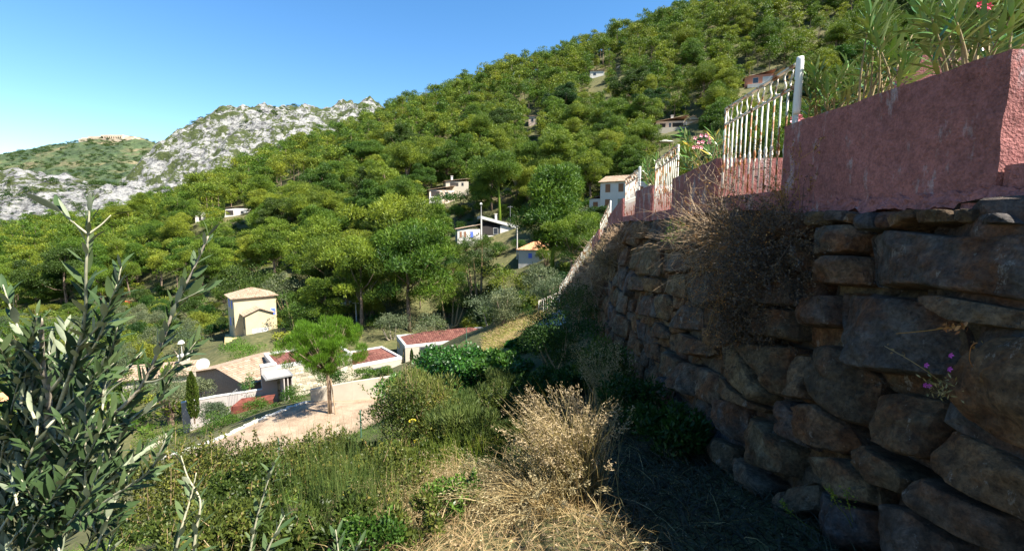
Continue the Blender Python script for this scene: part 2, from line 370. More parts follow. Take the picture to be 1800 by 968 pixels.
# ------------------------------------------------------------------ materials for walls and buildings
def stucco(name, colr, stain=(.45, .40, .42), st=.62):
    m_, t, b, o = new_mat(name); co = coords(t); b.inputs['Roughness'].default_value = .95
    n1 = tex(t, co, 2.2, 6); n2 = tex(t, co, 5, 8, .7, (1, 1, .35)); n3 = tex(t, co, 55, 3, .6); n4 = tex(t, co, 18, 5, .6)
    c = ramp(t, n1.outputs[0], [(.3, [x * .8 for x in colr]), (.7, [min(1, x * 1.15) for x in colr])])
    c = mixc(t, ramp(t, n2.outputs[0], [(st, 0), (st + .07, .75)]), c, stain)
    c = mixc(t, .55, c, ramp(t, n4.outputs[0], [(.32, .5), (.5, .95), (.66, 1.3)]), 'MULTIPLY'); c = mixc(t, .4, c, ramp(t, n3.outputs[0], [(.35, .5), (.62, 1.3)]), 'MULTIPLY')
    t.links.new(c, b.inputs['Base Color'])
    v = tex(t, co, 60, kind='ShaderNodeTexVoronoi')
    nb = bump(t, b, n3.outputs[0], .8, .018); bump(t, b, v.outputs[0], .5, .012, nb); return m_
M['pink'] = stucco('pink_roughcast', (.285, .115, .103), (.36, .29, .29), .545)
M['orange_stucco'] = plain('orange_stucco', (.72, .42, .16), .9, 2, .1)
M['yellow_stucco'] = plain('pale_yellow_stucco', (.46, .375, .235), .9, 1, .08)
M['cream'] = plain('cream_render', (.38, .335, .27), .9, 1.2, .08, bscale=8, bstr=.2)
M['white_wall'] = plain('white_render', (.52, .49, .45), .9, .8, .08)
M['grey_wall'] = plain('pinkish_grey_render', (.34, .30, .28), .9, 1.0, .1)
M['brown_wall'] = plain('brown_roughcast', (.40, .26, .20), .95, 6, .2, bscale=30, bstr=.5)
M['salmon_wall'] = plain('salmon_render', (.66, .50, .40), .9, 1.0, .1)
M['glass'] = plain('dark_glass', (.03, .035, .045), .12, spec=.6)
M['dark'] = plain('opening_shade_and_wire', (.035, .03, .028), .8)  # puts the shade inside openings into the colour; also the dark wires
M['blue_shutter'] = plain('blue_shutter', (.10, .16, .62), .6, 6, .1)
M['brown_shutter'] = plain('brown_wood_shutter', (.22, .10, .05), .6, 6, .2)
M['white_trim'] = plain('white_trim', (.48, .47, .44), .6)
M['grey_metal'] = plain('grey_metal', (.22, .22, .22), .45, metal=.3)
M['concrete'] = plain('concrete', (.46, .44, .40), .9, 8, .15, bscale=30, bstr=.3)
M['green_post'] = plain('green_metal_post', (.06, .13, .09), .5, 10, .2)
M['terracotta'] = plain('terracotta', (.50, .20, .11), .85, 12, .2)
M['wood'] = plain('weathered_wood', (.30, .21, .13), .85, 10, .25)
m_, t, b, o = new_mat('stone_cladding'); co = coords(t, True); b.inputs['Roughness'].default_value = .95
at_ = N(t, 'ShaderNodeAttribute', attribute_name='tint')
t.links.new(mixc(t, .4, ramp(t, at_.outputs['Fac'], [(0, (.24, .20, .14)), (.5, (.40, .35, .26)), (1, (.52, .47, .38))]), ramp(t, tex(t, co, 9, 5).outputs[0], [(.3, .5), (.7, 1.3)]), 'MULTIPLY'), b.inputs['Base Color']); M['cladding'] = m_
def tile_mat(name, stops):
    m_, t, b, o = new_mat(name); co = coords(t, True); b.inputs['Roughness'].default_value = .9
    a_ = N(t, 'ShaderNodeAttribute', attribute_name='tint')
    t.links.new(mixc(t, .35, ramp(t, a_.outputs['Fac'], stops), ramp(t, tex(t, co, 5, 5).outputs[0], [(.3, .6), (.7, 1.25)]), 'MULTIPLY'), b.inputs['Base Color']); return m_
M['red_tiles'] = tile_mat('red_clay_tiles', [(0, (.065, .025, .020)), (.5, (.125, .046, .036)), (1, (.19, .09, .066))])
M['pale_tiles'] = tile_mat('sun_bleached_tiles', [(0, (.20, .13, .085)), (.5, (.29, .21, .145)), (1, (.37, .29, .215))])
M['orange_tiles'] = tile_mat('orange_tiles', [(0, (.45, .18, .08)), (.5, (.58, .28, .14)), (1, (.66, .38, .22))])
M['hidden_roof'] = plain('roof_underlay', (.30, .20, .15), .9)
# painted iron with rust
m_, t, b, o = new_mat('rusty_white_paint'); co = coords(t)
n1 = tex(t, co, 9, 6, .65, (1, 1, .5)); n2 = tex(t, co, 70, 4)
f = ramp(t, n1.outputs[0], [(.515, 0), (.565, 1)])
rust = ramp(t, n2.outputs[0], [(.3, (.12, .045, .015)), (.7, (.36, .15, .05))])
t.links.new(mixc(t, f, mixc(t, .4, (.60, .56, .48), ramp(t, n2.outputs[0], [(.3, .6), (.7, 1.1)]), 'MULTIPLY'), rust), b.inputs['Base Color']); b.inputs['Roughness'].default_value = .6
bump(t, b, n2.outputs[0], .4, .002); M['iron'] = m_
# sand
m_, t, b, o = new_mat('pale_sandy_soil'); co = coords(t)
n1 = tex(t, co, .9, 7, .65); n2 = tex(t, co, 9, 5, .7)
c = ramp(t, n1.outputs[0], [(.3, (.19, .13, .085)), (.5, (.29, .21, .145)), (.72, (.36, .285, .205))]); c = mixc(t, .5, c, ramp(t, n2.outputs[0], [(.3, .55), (.65, 1.1)]), 'MULTIPLY')
t.links.new(c, b.inputs['Base Color']); bump(t, b, n2.outputs[0], .8, .06); M['sand'] = m_
# wall stones
m_, t, b, o = new_mat('wall_stone'); co = coords(t)
oi = t.nodes.new('ShaderNodeObjectInfo')
ad = t.nodes.new('ShaderNodeVectorMath'); ad.operation = 'ADD'; t.links.new(co, ad.inputs[0])
sc_ = t.nodes.new('ShaderNodeVectorMath'); sc_.operation = 'SCALE'; sc_.inputs['Scale'].default_value = 37; t.links.new(oi.outputs['Random'], sc_.inputs[0]); t.links.new(sc_.outputs[0], ad.inputs[1]); cv = ad.outputs[0]
n1 = tex(t, cv, 2.6, 7, .65); n2 = tex(t, cv, 8, 8, .7); n3 = tex(t, cv, 40, 5, .65); n4 = tex(t, cv, 7.5, 8, .8, (1, 1, .5))
base = ramp(t, oi.outputs['Random'], [(0, (.070, .052, .034)), (.25, (.15, .105, .056)), (.5, (.060, .060, .064)), (.75, (.16, .09, .038)), (1, (.12, .105, .082))])
rs = ramp(t, n1.outputs[0], [(.45, 0), (.62, .85)]); c = mixc(t, rs, base, (.12, .048, .018))
c = mixc(t, .9, c, ramp(t, n2.outputs[0], [(.32, .25), (.5, .9), (.68, 1.7)]), 'MULTIPLY'); c = mixc(t, .7, c, ramp(t, n3.outputs[0], [(.35, .45), (.62, 1.35)]), 'MULTIPLY')  # colour contrast follows the bump noise, standing in for relief shading
wv = ramp(t, n4.outputs[0], [(.60, 0), (.63, .35), (.66, .5), (.70, .1)]); c = mixc(t, wv, c, (.36, .33, .29))
t.links.new(c, b.inputs['Base Color']); b.inputs['Roughness'].default_value = .85
nb = bump(t, b, n2.outputs[0], 1.0, .07); bump(t, b, n3.outputs[0], .8, .02, nb); M['stone'] = m_
M['earth'] = plain('dark_earth_fill', (.07, .052, .038), .98, 6, .4, bscale=20, bstr=.8, bdist=.03, obj=False)
M['slab'] = plain('terrace_paving', (.40, .33, .28), .9, 2, .2, obj=False)

# ------------------------------------------------------------------ retaining wall line
# front line of the pink parapets: (x, y, z of its foot)
WY = np.array([-4, 0, 2.4, 4.47, 6.4, 9.0, 11.2, 12.5, 15.4, 19, 21.5, 24, 26, 28.5, 30, 32, 34])
WX = np.array([2.2, 2.4, 2.52, 2.60, 2.80, 3.12, 3.36, 3.34, 3.68, 3.96, 4.08, 4.10, 3.9, 3.65, 3.55, 3.35, 3.2])
WZ = np.array([.18, .18, .17, .20, .24, .18, .15, .15, .14, -.10, -.86, -1.7, -2.5, -3.6, -4.3, -5.1, -5.8])
def wx(y): return float(np.interp(y, WY, WX))
def wz(y): return float(np.interp(y, WY, WZ))
BAT = .13
def wsurf(y, z): return wx(y) - .07 - BAT * max(0.0, wz(y) - z)
def on_wall(px, py):
    r = ray(px, py); a, c = r.x / r.y, r.z / r.y; lo, hi = .3, 33.0
    for _ in range(50):
        m = (lo + hi) / 2
        if a * m - wsurf(m, c * m) < 0: lo = m
        else: hi = m
    return Vector((a * lo, lo, c * lo))
def wframe(y, z):
    p = Vector((wsurf(y, z), y, z)); tg = (Vector((wsurf(y + .25, z), y + .25, z)) - Vector((wsurf(y - .25, z), y - .25, z))).normalized()
    up = (Vector((wsurf(y, z + .1), y, z + .1)) - p).normalized(); up = (up - tg * up.dot(tg)).normalized()
    n_ = tg.cross(up); n_ = n_ if n_.x < 0 else -n_
    return p, tg, up, n_
def stone_mesh(poly, rnd, bulge, npt, rings, deep=.2):
    """poly: 2-d outline in the wall's plane, centred; returns local (t, u, n) vertices"""
    p = [Vector(q) for q in poly]
    for _ in range(2):
        q = []
        for i in range(len(p)):
            a, b2 = p[i], p[(i + 1) % len(p)]
            k = .07 if _ == 0 else .25
            q += [a.lerp(b2, k), a.lerp(b2, 1 - k)]
        p = q
    L = [0]
    for i in range(len(p)): L.append(L[-1] + (p[(i + 1) % len(p)] - p[i]).length)
    tot = L[-1]; bd = []; j = 0
    for k in range(npt):
        s = tot * k / npt
        while L[j + 1] < s: j += 1
        f = (s - L[j]) / max(1e-9, L[j + 1] - L[j]); bd.append(p[j].lerp(p[(j + 1) % len(p)], f))
    seed = Vector((rnd.random() * 50, rnd.random() * 50, rnd.random() * 50))
    size = math.sqrt(max(.01, tot * tot / 16)); tilt = (rnd.uniform(-.22, .22), rnd.uniform(-.28, .14))
    jag = [1 + .07 * noise.noise(Vector((bd[k].x * 5, bd[k].y * 5, 0)) + seed) for k in range(npt)]
    pls = []
    for _ in range(7):
        a_ = rnd.random() * 6.283; g_ = rnd.uniform(.25, .8); rr_ = rnd.uniform(.25, .75) * size * .6; pls.append((math.cos(a_) * g_, math.sin(a_) * g_, math.cos(a_) * rr_, math.sin(a_) * rr_))
    V = []; Q = []; T = []
    prof = [(1.0, -deep), (1.0, -.3 * bulge), (.965, .55 * bulge), (.91, .95 * bulge)] + [(.91 * (1 - i / rings), bulge * (1 + .12 * i / rings)) for i in range(1, rings)]
    for r, h in prof:
        for k in range(npt):
            x, y = bd[k].x * r * jag[k], bd[k].y * r * jag[k]
            d = h
            if h > 0:
                q = Vector((x, y, 0)) * 1.0
                d += tilt[0] * x + tilt[1] * y
                d = min([d + .35 * bulge] + [d + .35 * bulge - (gx * (x - cx) + gy * (y - cy)) for gx, gy, cx, cy in pls])
                d = max(d, -.05)
                fac = abs(noise.noise(q * (1.7 / size) + seed)) * .12 * min(size, .5) + noise.noise(q * 7 + seed) * .028 + noise.noise(q * 19 + seed) * .016
                d += (fac - .03) * (1 if r < .97 else .5)
                # chipped planes
                cell = math.floor((x * .8 + y * .5 + seed.x) / (.33 * size) + .6 * noise.noise(q * 3 + seed)); d += (((cell * 7919) % 13) / 13 - .5) * .03
            V.append((x, y, d))
    V.append((0, 0, sum(v[2] for v in V[-npt:]) / npt))
    nr = len(prof)
    for i in range(nr - 1):
        for k in range(npt): Q.append((i * npt + k, i * npt + (k + 1) % npt, (i + 1) * npt + (k + 1) % npt, (i + 1) * npt + k))
    for k in range(npt): T.append(((nr - 1) * npt + k, (nr - 1) * npt + (k + 1) % npt, nr * npt))
    return V, Q, T
traced = [
 [(1430, 372), (1470, 374), (1470, 396), (1432, 400)], [(1472, 372), (1500, 371), (1502, 391), (1475, 392)], [(1503, 373), (1528, 380), (1526, 400), (1504, 392)], [(1530, 384), (1560, 374), (1565, 405), (1531, 408)], [(1563, 374), (1594, 371), (1592, 402), (1565, 404)],
 [(1596, 383), (1638, 370), (1640, 386), (1600, 407)], [(1642, 378), (1698, 371), (1713, 393), (1647, 398)], [(1702, 372), (1748, 369), (1742, 394), (1718, 397)], [(1746, 382), (1800, 378), (1830, 398), (1746, 401)],
 [(1432, 405), (1515, 393), (1528, 412), (1520, 444), (1480, 450), (1436, 452)], [(1440, 457), (1522, 450), (1533, 503), (1470, 502), (1445, 494)],
 [(1530, 415), (1580, 405), (1720, 418), (1860, 412), (1880, 545), (1680, 511), (1542, 505)],
 [(1487, 515), (1560, 518), (1645, 532), (1700, 580), (1718, 648), (1690, 670), (1600, 660), (1530, 652), (1492, 600), (1481, 560)],
 [(1650, 524), (1700, 524), (1860, 553), (1860, 590), (1720, 572)], [(1412, 520), (1477, 518), (1477, 574), (1418, 574)],
 [(1742, 622), (1800, 587), (1900, 590), (1910, 850), (1800, 782), (1722, 740), (1704, 692), (1722, 655)],
 [(1400, 625), (1430, 622), (1431, 704), (1401, 702)], [(1437, 640), (1455, 605), (1492, 610), (1525, 650), (1547, 668), (1537, 753), (1500, 745), (1440, 690)],
 [(1400, 712), (1460, 712), (1500, 750), (1518, 785), (1480, 798), (1440, 784), (1400, 755)], [(1553, 696), (1600, 690), (1660, 700), (1668, 750), (1660, 812), (1620, 808), (1560, 778), (1542, 740)],
 [(1672, 755), (1700, 752), (1800, 796), (1900, 860), (1900, 960), (1740, 868), (1674, 828)], [(1512, 792), (1542, 782), (1600, 815), (1638, 850), (1618, 878), (1560, 850), (1527, 815)],
 [(1440, 803), (1500, 806), (1550, 852), (1560, 893), (1500, 878), (1446, 830)], [(1398, 862), (1448, 846), (1453, 898), (1420, 908), (1396, 893)], [(1457, 858), (1500, 887), (1560, 900), (1560, 960), (1500, 975), (1457, 930)],
 [(1628, 852), (1660, 840), (1740, 880), (1810, 915), (1820, 1000), (1740, 955), (1650, 898)], [(1570, 882), (1640, 900), (1720, 960), (1720, 1020), (1580, 1020), (1566, 940)],
 [(1137, 606), (1156, 602), (1159, 640), (1141, 626)], [(1162, 606), (1195, 632), (1192, 674), (1161, 640)], [(1197, 634), (1229, 641), (1227, 699), (1194, 685)], [(1233, 642), (1268, 660), (1264, 719), (1231, 700)],
 [(1272, 642), (1300, 677), (1352, 718), (1345, 725), (1300, 702), (1270, 690)], [(1275, 602), (1312, 602), (1345, 650), (1364, 698), (1354, 715), (1300, 673), (1277, 640)],
 [(1367, 720), (1386, 702), (1440, 742), (1440, 796), (1400, 770)], [(1272, 702), (1318, 706), (1318, 788), (1267, 758)], [(1322, 727), (1370, 747), (1400, 792), (1394, 838), (1350, 823), (1322, 790)],
 [(1256, 767), (1287, 786), (1284, 834), (1253, 800)], [(1299, 802), (1330, 816), (1364, 856), (1354, 879), (1301, 840)], [(1293, 857), (1330, 872), (1330, 899), (1290, 885)], [(1250, 882), (1300, 902), (1310, 950), (1265, 940)], [(1312, 872), (1350, 892), (1370, 968), (1320, 965)],
 [(1370, 872), (1393, 862), (1397, 895), (1420, 912), (1440, 968), (1385, 968)],
 [(1118, 426), (1162, 423), (1163, 486), (1118, 484)], [(1098, 488), (1140, 484), (1140, 511), (1100, 511)], [(1143, 489), (1165, 491), (1165, 516), (1143, 514)], [(1176, 486), (1205, 481), (1205, 529), (1176, 514)],
 [(1128, 520), (1158, 520), (1154, 559), (1128, 555)], [(1158, 520), (1175, 517), (1185, 540), (1174, 567), (1157, 556)], [(1182, 541), (1200, 535), (1235, 541), (1235, 579), (1200, 581), (1181, 569)], [(1140, 571), (1160, 566), (1177, 586), (1174, 597), (1142, 590)],
 [(1179, 586), (1200, 582), (1240, 602), (1264, 620), (1225, 628), (1179, 604)], [(1238, 580), (1270, 576), (1290, 600), (1265, 615), (1242, 600)], [(1208, 482), (1250, 480), (1262, 530), (1240, 538), (1208, 530)], [(1262, 482), (1320, 478), (1330, 520), (1300, 540), (1266, 532)],
 [(1240, 541), (1300, 543), (1330, 560), (1310, 596), (1275, 572), (1240, 574)], [(1335, 490), (1408, 485), (1408, 540), (1340, 535)], [(1335, 540), (1408, 545), (1410, 600), (1340, 590)], [(1318, 602), (1400, 610), (1397, 700), (1368, 695), (1350, 650)],
 [(1082, 392), (1106, 396), (1108, 414), (1086, 410)], [(1114, 394), (1140, 392), (1142, 414), (1126, 420), (1114, 408)], [(1144, 402), (1165, 406), (1163, 424), (1144, 420)], [(1166, 398), (1200, 392), (1206, 440), (1168, 440)], [(1168, 443), (1206, 443), (1206, 478), (1170, 483)],
 [(1208, 395), (1262, 385), (1270, 430), (1210, 440)], [(1210, 443), (1270, 434), (1285, 470), (1212, 478)], [(1268, 384), (1340, 378), (1345, 425), (1276, 432)], [(1278, 436), (1345, 428), (1350, 474), (1290, 474)], [(1346, 376), (1426, 374), (1428, 420), (1350, 424)], [(1350, 428), (1430, 424), (1435, 480), (1355, 484)],
]
rw = root('retaining_wall', (wx(8), 8.0, -3.4), 'tall dry stone retaining wall of large rough boulders beneath the pink parapets', 'retaining wall')
rnd = random.Random(5); L0 = rw.location
def put_stone(poly3, npt, rings, bulge, push, name='stone'):
    c = sum(poly3, Vector()) / len(poly3)
    p, tg, up, n_ = wframe(c.y, c.z)
    poly = [((q - c).dot(tg), (q - c).dot(up)) for q in poly3]
    A = sum(poly[i][0] * poly[(i + 1) % len(poly)][1] - poly[(i + 1) % len(poly)][0] * poly[i][1] for i in range(len(poly)))
    if (A > 0) != (tg.cross(up).dot(n_) > 0): poly = poly[::-1]
    V, Q, T = stone_mesh(poly, rnd, bulge, npt, rings)
    mb = MB(); mb.add([(c + tg * x + up * y + n_ * (h + push) - L0)[:] for x, y, h in V], Q, T)
    me = mb.mesh(name, False); link(name, me, M['stone'], rw)
for tr in traced:
    q3 = [on_wall(*q) for q in tr]
    big = max(q[0] for q in tr) - min(q[0] for q in tr)
    put_stone(q3, 64 if big > 60 else 32, 15 if big > 60 else 8, .10 if big > 60 else .07, rnd.uniform(.0, .06))
# coursed stones behind and beyond the traced ones
def auto_rows(y0, y1, push, lens, hts):
    k = 0; drop = 0.0
    while drop < 5.2:
        h = rnd.uniform(*hts); y = y0 - rnd.random() * .5
        while y < y1:
            l = rnd.uniform(*lens); ym = y + l / 2; zt = wz(ym) - .03 - drop
            if zt - h * .5 > tz(wsurf(ym, zt), ym) - .25 and zt > -6.5:
                j = lambda: rnd.uniform(-.05, .05)
                pts = [(y + .02, zt - h + .02), (y + l * .5 + j(), zt - h + j() * .6), (y + l - .02, zt - h + .02 + j()), (y + l - .02 + j(), zt - h * .5), (y + l - .03, zt - .02), (y + l * .5, zt + j() * .6), (y + .03, zt - .02 + j()), (y + .02 + j(), zt - h * .5)]
                q3 = [Vector((wsurf(a, b2), a, b2)) for a, b2 in pts]
                pr = proj(Vector((wsurf(ym, zt), ym, zt)))
                put_stone(q3, 16, 4, .06, push + rnd.uniform(-.03, .03)); k += 1
            y += l
        drop += h
    return k
auto_rows(1.6, 11.8, -.13, (.55, .95), (.32, .48))
auto_rows(11.8, 31.0, 0.0, (.7, 1.3), (.45, .7))
auto_rows(-2.5, 1.6, 0.0, (.8, 1.3), (.45, .6))
# earth core of the wall
V = []; ysn = np.linspace(-3, 33, 73); znum = 9
for y in ysn:
    for k in range(znum):
        z = wz(y) - .02 - k * .65
        V.append((wsurf(y, z) + .16, y, z))
Q = [(i * znum + k, i * znum + k + 1, (i + 1) * znum + k + 1, (i + 1) * znum + k) for i in range(len(ysn) - 1) for k in range(znum - 1)]
mb = MB(); mb.add(V, Q); part(rw, 'earth_fill', mb, M['earth'])
# terrace behind the wall
V = []
for y in ysn:
    z = wz(y) - .03; V += [(wx(y) + .1, y, z), (wx(y) + 11, y, z), (wx(y) + 11, y, z - 7), (wx(y) + .4, y, z - 7)]
Q = []
for i in range(len(ysn) - 1):
    for k in range(4): Q.append((i * 4 + k, (i + 1) * 4 + k, (i + 1) * 4 + (k + 1) % 4, i * 4 + (k + 1) % 4))
Q.append((0, 1, 2, 3)); e = (len(ysn) - 1) * 4; Q.append((e + 3, e + 2, e + 1, e))
mb = MB(); mb.add(V, Q); link('terrace', mb.mesh('terrace'), M['slab'], kind='structure')

# ------------------------------------------------------------------ pink parapets with return ends, low walls, railings
def parapet(y0, y1, h0, h1, label, depth=1.0, z0=None, z1=None, group=None):
    """a planter-like parapet: its face runs along the wall, its near end returns inwards"""
    a, c = Vector((wx(y0), y0, 0)), Vector((wx(y1), y1, 0)); d = (c - a).normalized(); n_ = Vector((d.y, -d.x, 0))
    za = wz(y0) if z0 is None else z0; zc = wz(y1) if z1 is None else z1
    r = root('parapet_wall', (a.x, a.y, za), label, 'wall', group); th = .2
    U = Vector((0, 0, 1)); nl = max(2, int((c - a).length / .06)); nh = 14
    lo = -.06
    mb = MB(); hexa(mb, [a + U * (za + lo), c + U * (zc + lo), c + n_ * th + U * (zc + lo), a + n_ * th + U * (za + lo), a + U * (za + h0), c + U * (zc + h1), c + n_ * th + U * (zc + h1), a + n_ * th + U * (za + h0)], (nl, 3, nh), .013, 5)
    part(r, 'face_wall', mb, M['pink'], False)
    mb = MB(); e = n_ * th; f = n_ * depth; k = d * .2
    hexa(mb, [a + e + U * (za + lo), a + f + U * (za + lo), a + f + k + U * (za + lo), a + e + k + U * (za + lo), a + e + U * (za + h0 - .004), a + f + U * (za + h0 - .004), a + f + k + U * (za + h0 - .004), a + e + k + U * (za + h0 - .004)], (12, 3, nh), .013, 5)
    part(r, 'return_wall', mb, M['pink'], False)
    return r
parapet(-3.0, 1.35, .71, .71, 'unseen pink wall section, added for its shadow, beyond the sunlit wall end and short railing', 1.3)  # added out of view so the wall shadow reaches across the near ground
parapet(2.4, 4.47, .71, .73, 'shaded pink roughcast wall with streaked plaster, terracotta pots behind it', 1.3)
parapet(6.4, 9.0, .66, .70, 'pink roughcast wall between the large white railing and a rusty railing')
parapet(11.2, 12.5, .80, .74, 'short pink wall section between two rusty railings')
parapet(15.4, 19.0, .74, .38, 'pink wall with a top sloping down, past the third railing')
parapet(21.7, 23.4, .72, .72, 'small pink wall section where the stairs begin to descend', .7)
def low_wall(y0, y1, label, h=.13):
    a, c = Vector((wx(y0), y0, 0)), Vector((wx(y1), y1, 0)); d = (c - a).normalized(); n_ = Vector((d.y, -d.x, 0)); U = Vector((0, 0, 1))
    a = a + n_ * .02 + d * .01; c = c + n_ * .02 - d * .01; za, zc = wz(y0), wz(y1); mb = MB()
    hexa(mb, [a + U * (za - .05), c + U * (zc - .05), c + n_ * .18 + U * (zc - .05), a + n_ * .18 + U * (za - .05), a + U * (za + h), c + U * (zc + h), c + n_ * .18 + U * (zc + h), a + n_ * .18 + U * (za + h)], (20, 3, 4), .008, 5)
    o_ = link('low_wall', mb.mesh('low_wall', offset=a[:]), M['pink'], label=label, cat='wall'); o_.location = a; return o_
low_wall(4.47, 6.4, 'low pink kerb wall under the large white railing')
low_wall(9.0, 11.2, 'low pink kerb wall under the rusty railing beside the oleanders')
low_wall(12.5, 15.4, 'low pink kerb wall under the railing in front of the grey house')
low_wall(19.0, 21.7, 'low pink kerb wall under the railing at the head of the stairs')
# rendered ledge where the plaster runs over the stones
for y0, y1 in ((2.0, 4.5),):
    mb = MB(); U = Vector((0, 0, 1)); a, c = Vector((wx(y0) - .02, y0, wz(y0))), Vector((wx(y1) - .02, y1, wz(y1)))
    hexa(mb, [a + Vector((-.03, 0, -.09)), c + Vector((-.03, 0, -.09)), c + Vector((.2, 0, -.07)), a + Vector((.2, 0, -.07)), a + Vector((-.0, 0, .0)), c + Vector((-.0, 0, .0)), c + Vector((.2, 0, .0)), a + Vector((.2, 0, .0))], (80, 6, 6), .042, 8)
    part(rw, 'plaster_ledge', mb, M['pink'])

def railing(A, B, zA, zB, H, nb, label, band=.22, bar_r=.011, tall_post=False, knuckle=True, inset=.10, group=None, lift=.10):
    A = Vector((A[0], A[1], 0)); B = Vector((B[0], B[1], 0)); d = (B - A).normalized(); n_ = Vector((d.y, -d.x, 0))
    A = A + n_ * inset; B = B + n_ * inset; L = (B - A).length; U = Vector((0, 0, 1))
    r = root('iron_railing', (A.x, A.y, zA), label, 'railing', group)
    def at_(s, h): return A.lerp(B, s) + U * (zA + (zB - zA) * s + h)
    def bar(name, p, q, rad, sides=6, parent=None):
        mb = MB(); tube(mb, [p, q], rad, sides); return part(r, name, mb, M['iron'], True)
    flat = lambda name, h, w_, t_: part(r, name, hexa(MB(), [at_(0, h) - n_ * w_, at_(1, h) - n_ * w_, at_(1, h) + n_ * w_, at_(0, h) + n_ * w_, at_(0, h + t_) - n_ * w_, at_(1, h + t_) - n_ * w_, at_(1, h + t_) + n_ * w_, at_(0, h + t_) + n_ * w_]), M['iron'])
    flat('handrail', H - .012, .022, .016); flat('band_rail', H - band, .012, .014); flat('bottom_rail', lift, .012, .014)
    for s in (0, 1): bar('post', at_(s, -.02), at_(s, H - .012), .016, 8)
    for i in range(1, nb):
        s = i / nb; b_ = bar('bar', at_(s, lift + .01), at_(s, H - band), bar_r)
        if knuckle:
            hk = lift + (H - band - lift) * .46; mb = MB()
            tube(mb, [at_(s, hk - .07), at_(s, hk - .05), at_(s, hk - .02), at_(s, hk), at_(s, hk + .02), at_(s, hk + .05), at_(s, hk + .07)], [bar_r, .016, .019, .013, .019, .016, bar_r], 8)
            link('knuckle', mb.mesh('knuckle', True, tuple(r.location)), M['iron'], b_)
    if band > .1:
        nsc = max(2, nb // 2)
        for i in range(nsc):
            s0, s1 = i / nsc, (i + 1) / nsc; pts = []
            for k in range(17):
                u = k / 16; ang = u * 2 * math.pi
                s = s0 + (s1 - s0) * (.08 + .84 * u) + (s1 - s0) * .16 * math.sin(ang * 2)
                h = H - band * .5 + (band * .42) * math.cos(ang) * -1
                pts.append(at_(s, h))
            mb = MB(); tube(mb, pts, .010, 5); part(r, 'scroll', mb, M['iron'], True)
    if tall_post:
        mb = MB(); p0 = at_(0, H - .48); p1 = at_(0, H + .04); tube(mb, [p0 - d * .05, p0 - d * .05 + U * .03, p1 - d * .05 - U * .03, p1 - d * .05], [.027, .033, .033, .028], 14); part(r, 'end_post', mb, M['white_paint'], True)
        mb = MB(); tube(mb, [at_(0, -.02) - d * .05, p0 - d * .05], .018, 8); part(r, 'post_stem', mb, M['iron'], True)
    return r
low_wall(1.35, 2.4, 'low pink kerb wall under the railing next to the sunlit wall end')
railing((wx(1.4), 1.4), (wx(1.95), 1.95), .18, .17, 1.32, 5, 'white iron railing between the two nearest pink wall sections')
railing((wx(4.52), 4.52), (wx(6.38), 6.38), .2, .24, 1.32, 13, 'large white iron railing with scroll band and rust patches between pink walls', tall_post=True)
railing((wx(9.0), 9.02), (wx(11.18), 11.18), .18, .15, 1.36, 13, 'rusty white railing in front of pink oleander flowers', tall_post=False)
railing((wx(12.5), 12.52), (wx(15.36), 15.36), .15, .14, 1.36, 13, 'rusty white railing in front of the grey house with brown shutters', tall_post=True)
railing((wx(19.0), 19.02), (wx(21.66), 21.66), -.05, -.86, 1.0, 11, 'sloping rusty railing at the head of the descending stairs', tall_post=True)
railing((wx(23.4), 23.42), (wx(25.6), 25.6), -1.5, -2.3, .95, 9, 'white railing of the stairs, first flight below the pink walls', band=.15)
railing((wx(26), 26.0), (wx(28.2), 28.2), -2.5, -3.45, .95, 9, 'white railing of the stairs, middle flight behind the grey dry bush', band=.15)
railing((wx(28.4), 28.4), (wx(30.2), 30.2), -3.55, -4.35, .9, 8, 'white railing of the stairs, lowest flight above the landing', band=.15)
railing((wx(30.4), 30.4), (wx(32.4), 32.4), -4.45, -5.2, .9, 8, 'last short white railing at the foot of the stairs', band=.15)
a, c = P(947, 571, 24), P(986, 546, 30)
railing((a.x, a.y), (c.x, c.y), a.z, c.z, 1.32, 12, 'plain white railing beside the landing and dry grass', band=.08, knuckle=False, inset=0, bar_r=.014)
# landing and steps at the foot of the stairs
mb = MB()
for k in range(5):
    y = 23.6 + k * 1.25; z = a.z - .02 + (c.z - a.z) * k / 5
    hexa(mb, [Vector((1.45 + k * .36, y, z - .6)), Vector((3.5 + k * .1, y, z - .6)), Vector((3.5 + k * .1, y + 1.25, z - .6)), Vector((1.45 + k * .36, y + 1.25, z - .6)), Vector((1.45 + k * .36, y, z)), Vector((3.5 + k * .1, y, z)), Vector((3.5 + k * .1, y + 1.25, z)), Vector((1.45 + k * .36, y + 1.25, z))], (4, 3, 2), .02, 3)
link('garden_steps', mb.mesh('garden_steps'), M['concrete'], label='pale concrete steps beside the plain white railing', cat='steps')
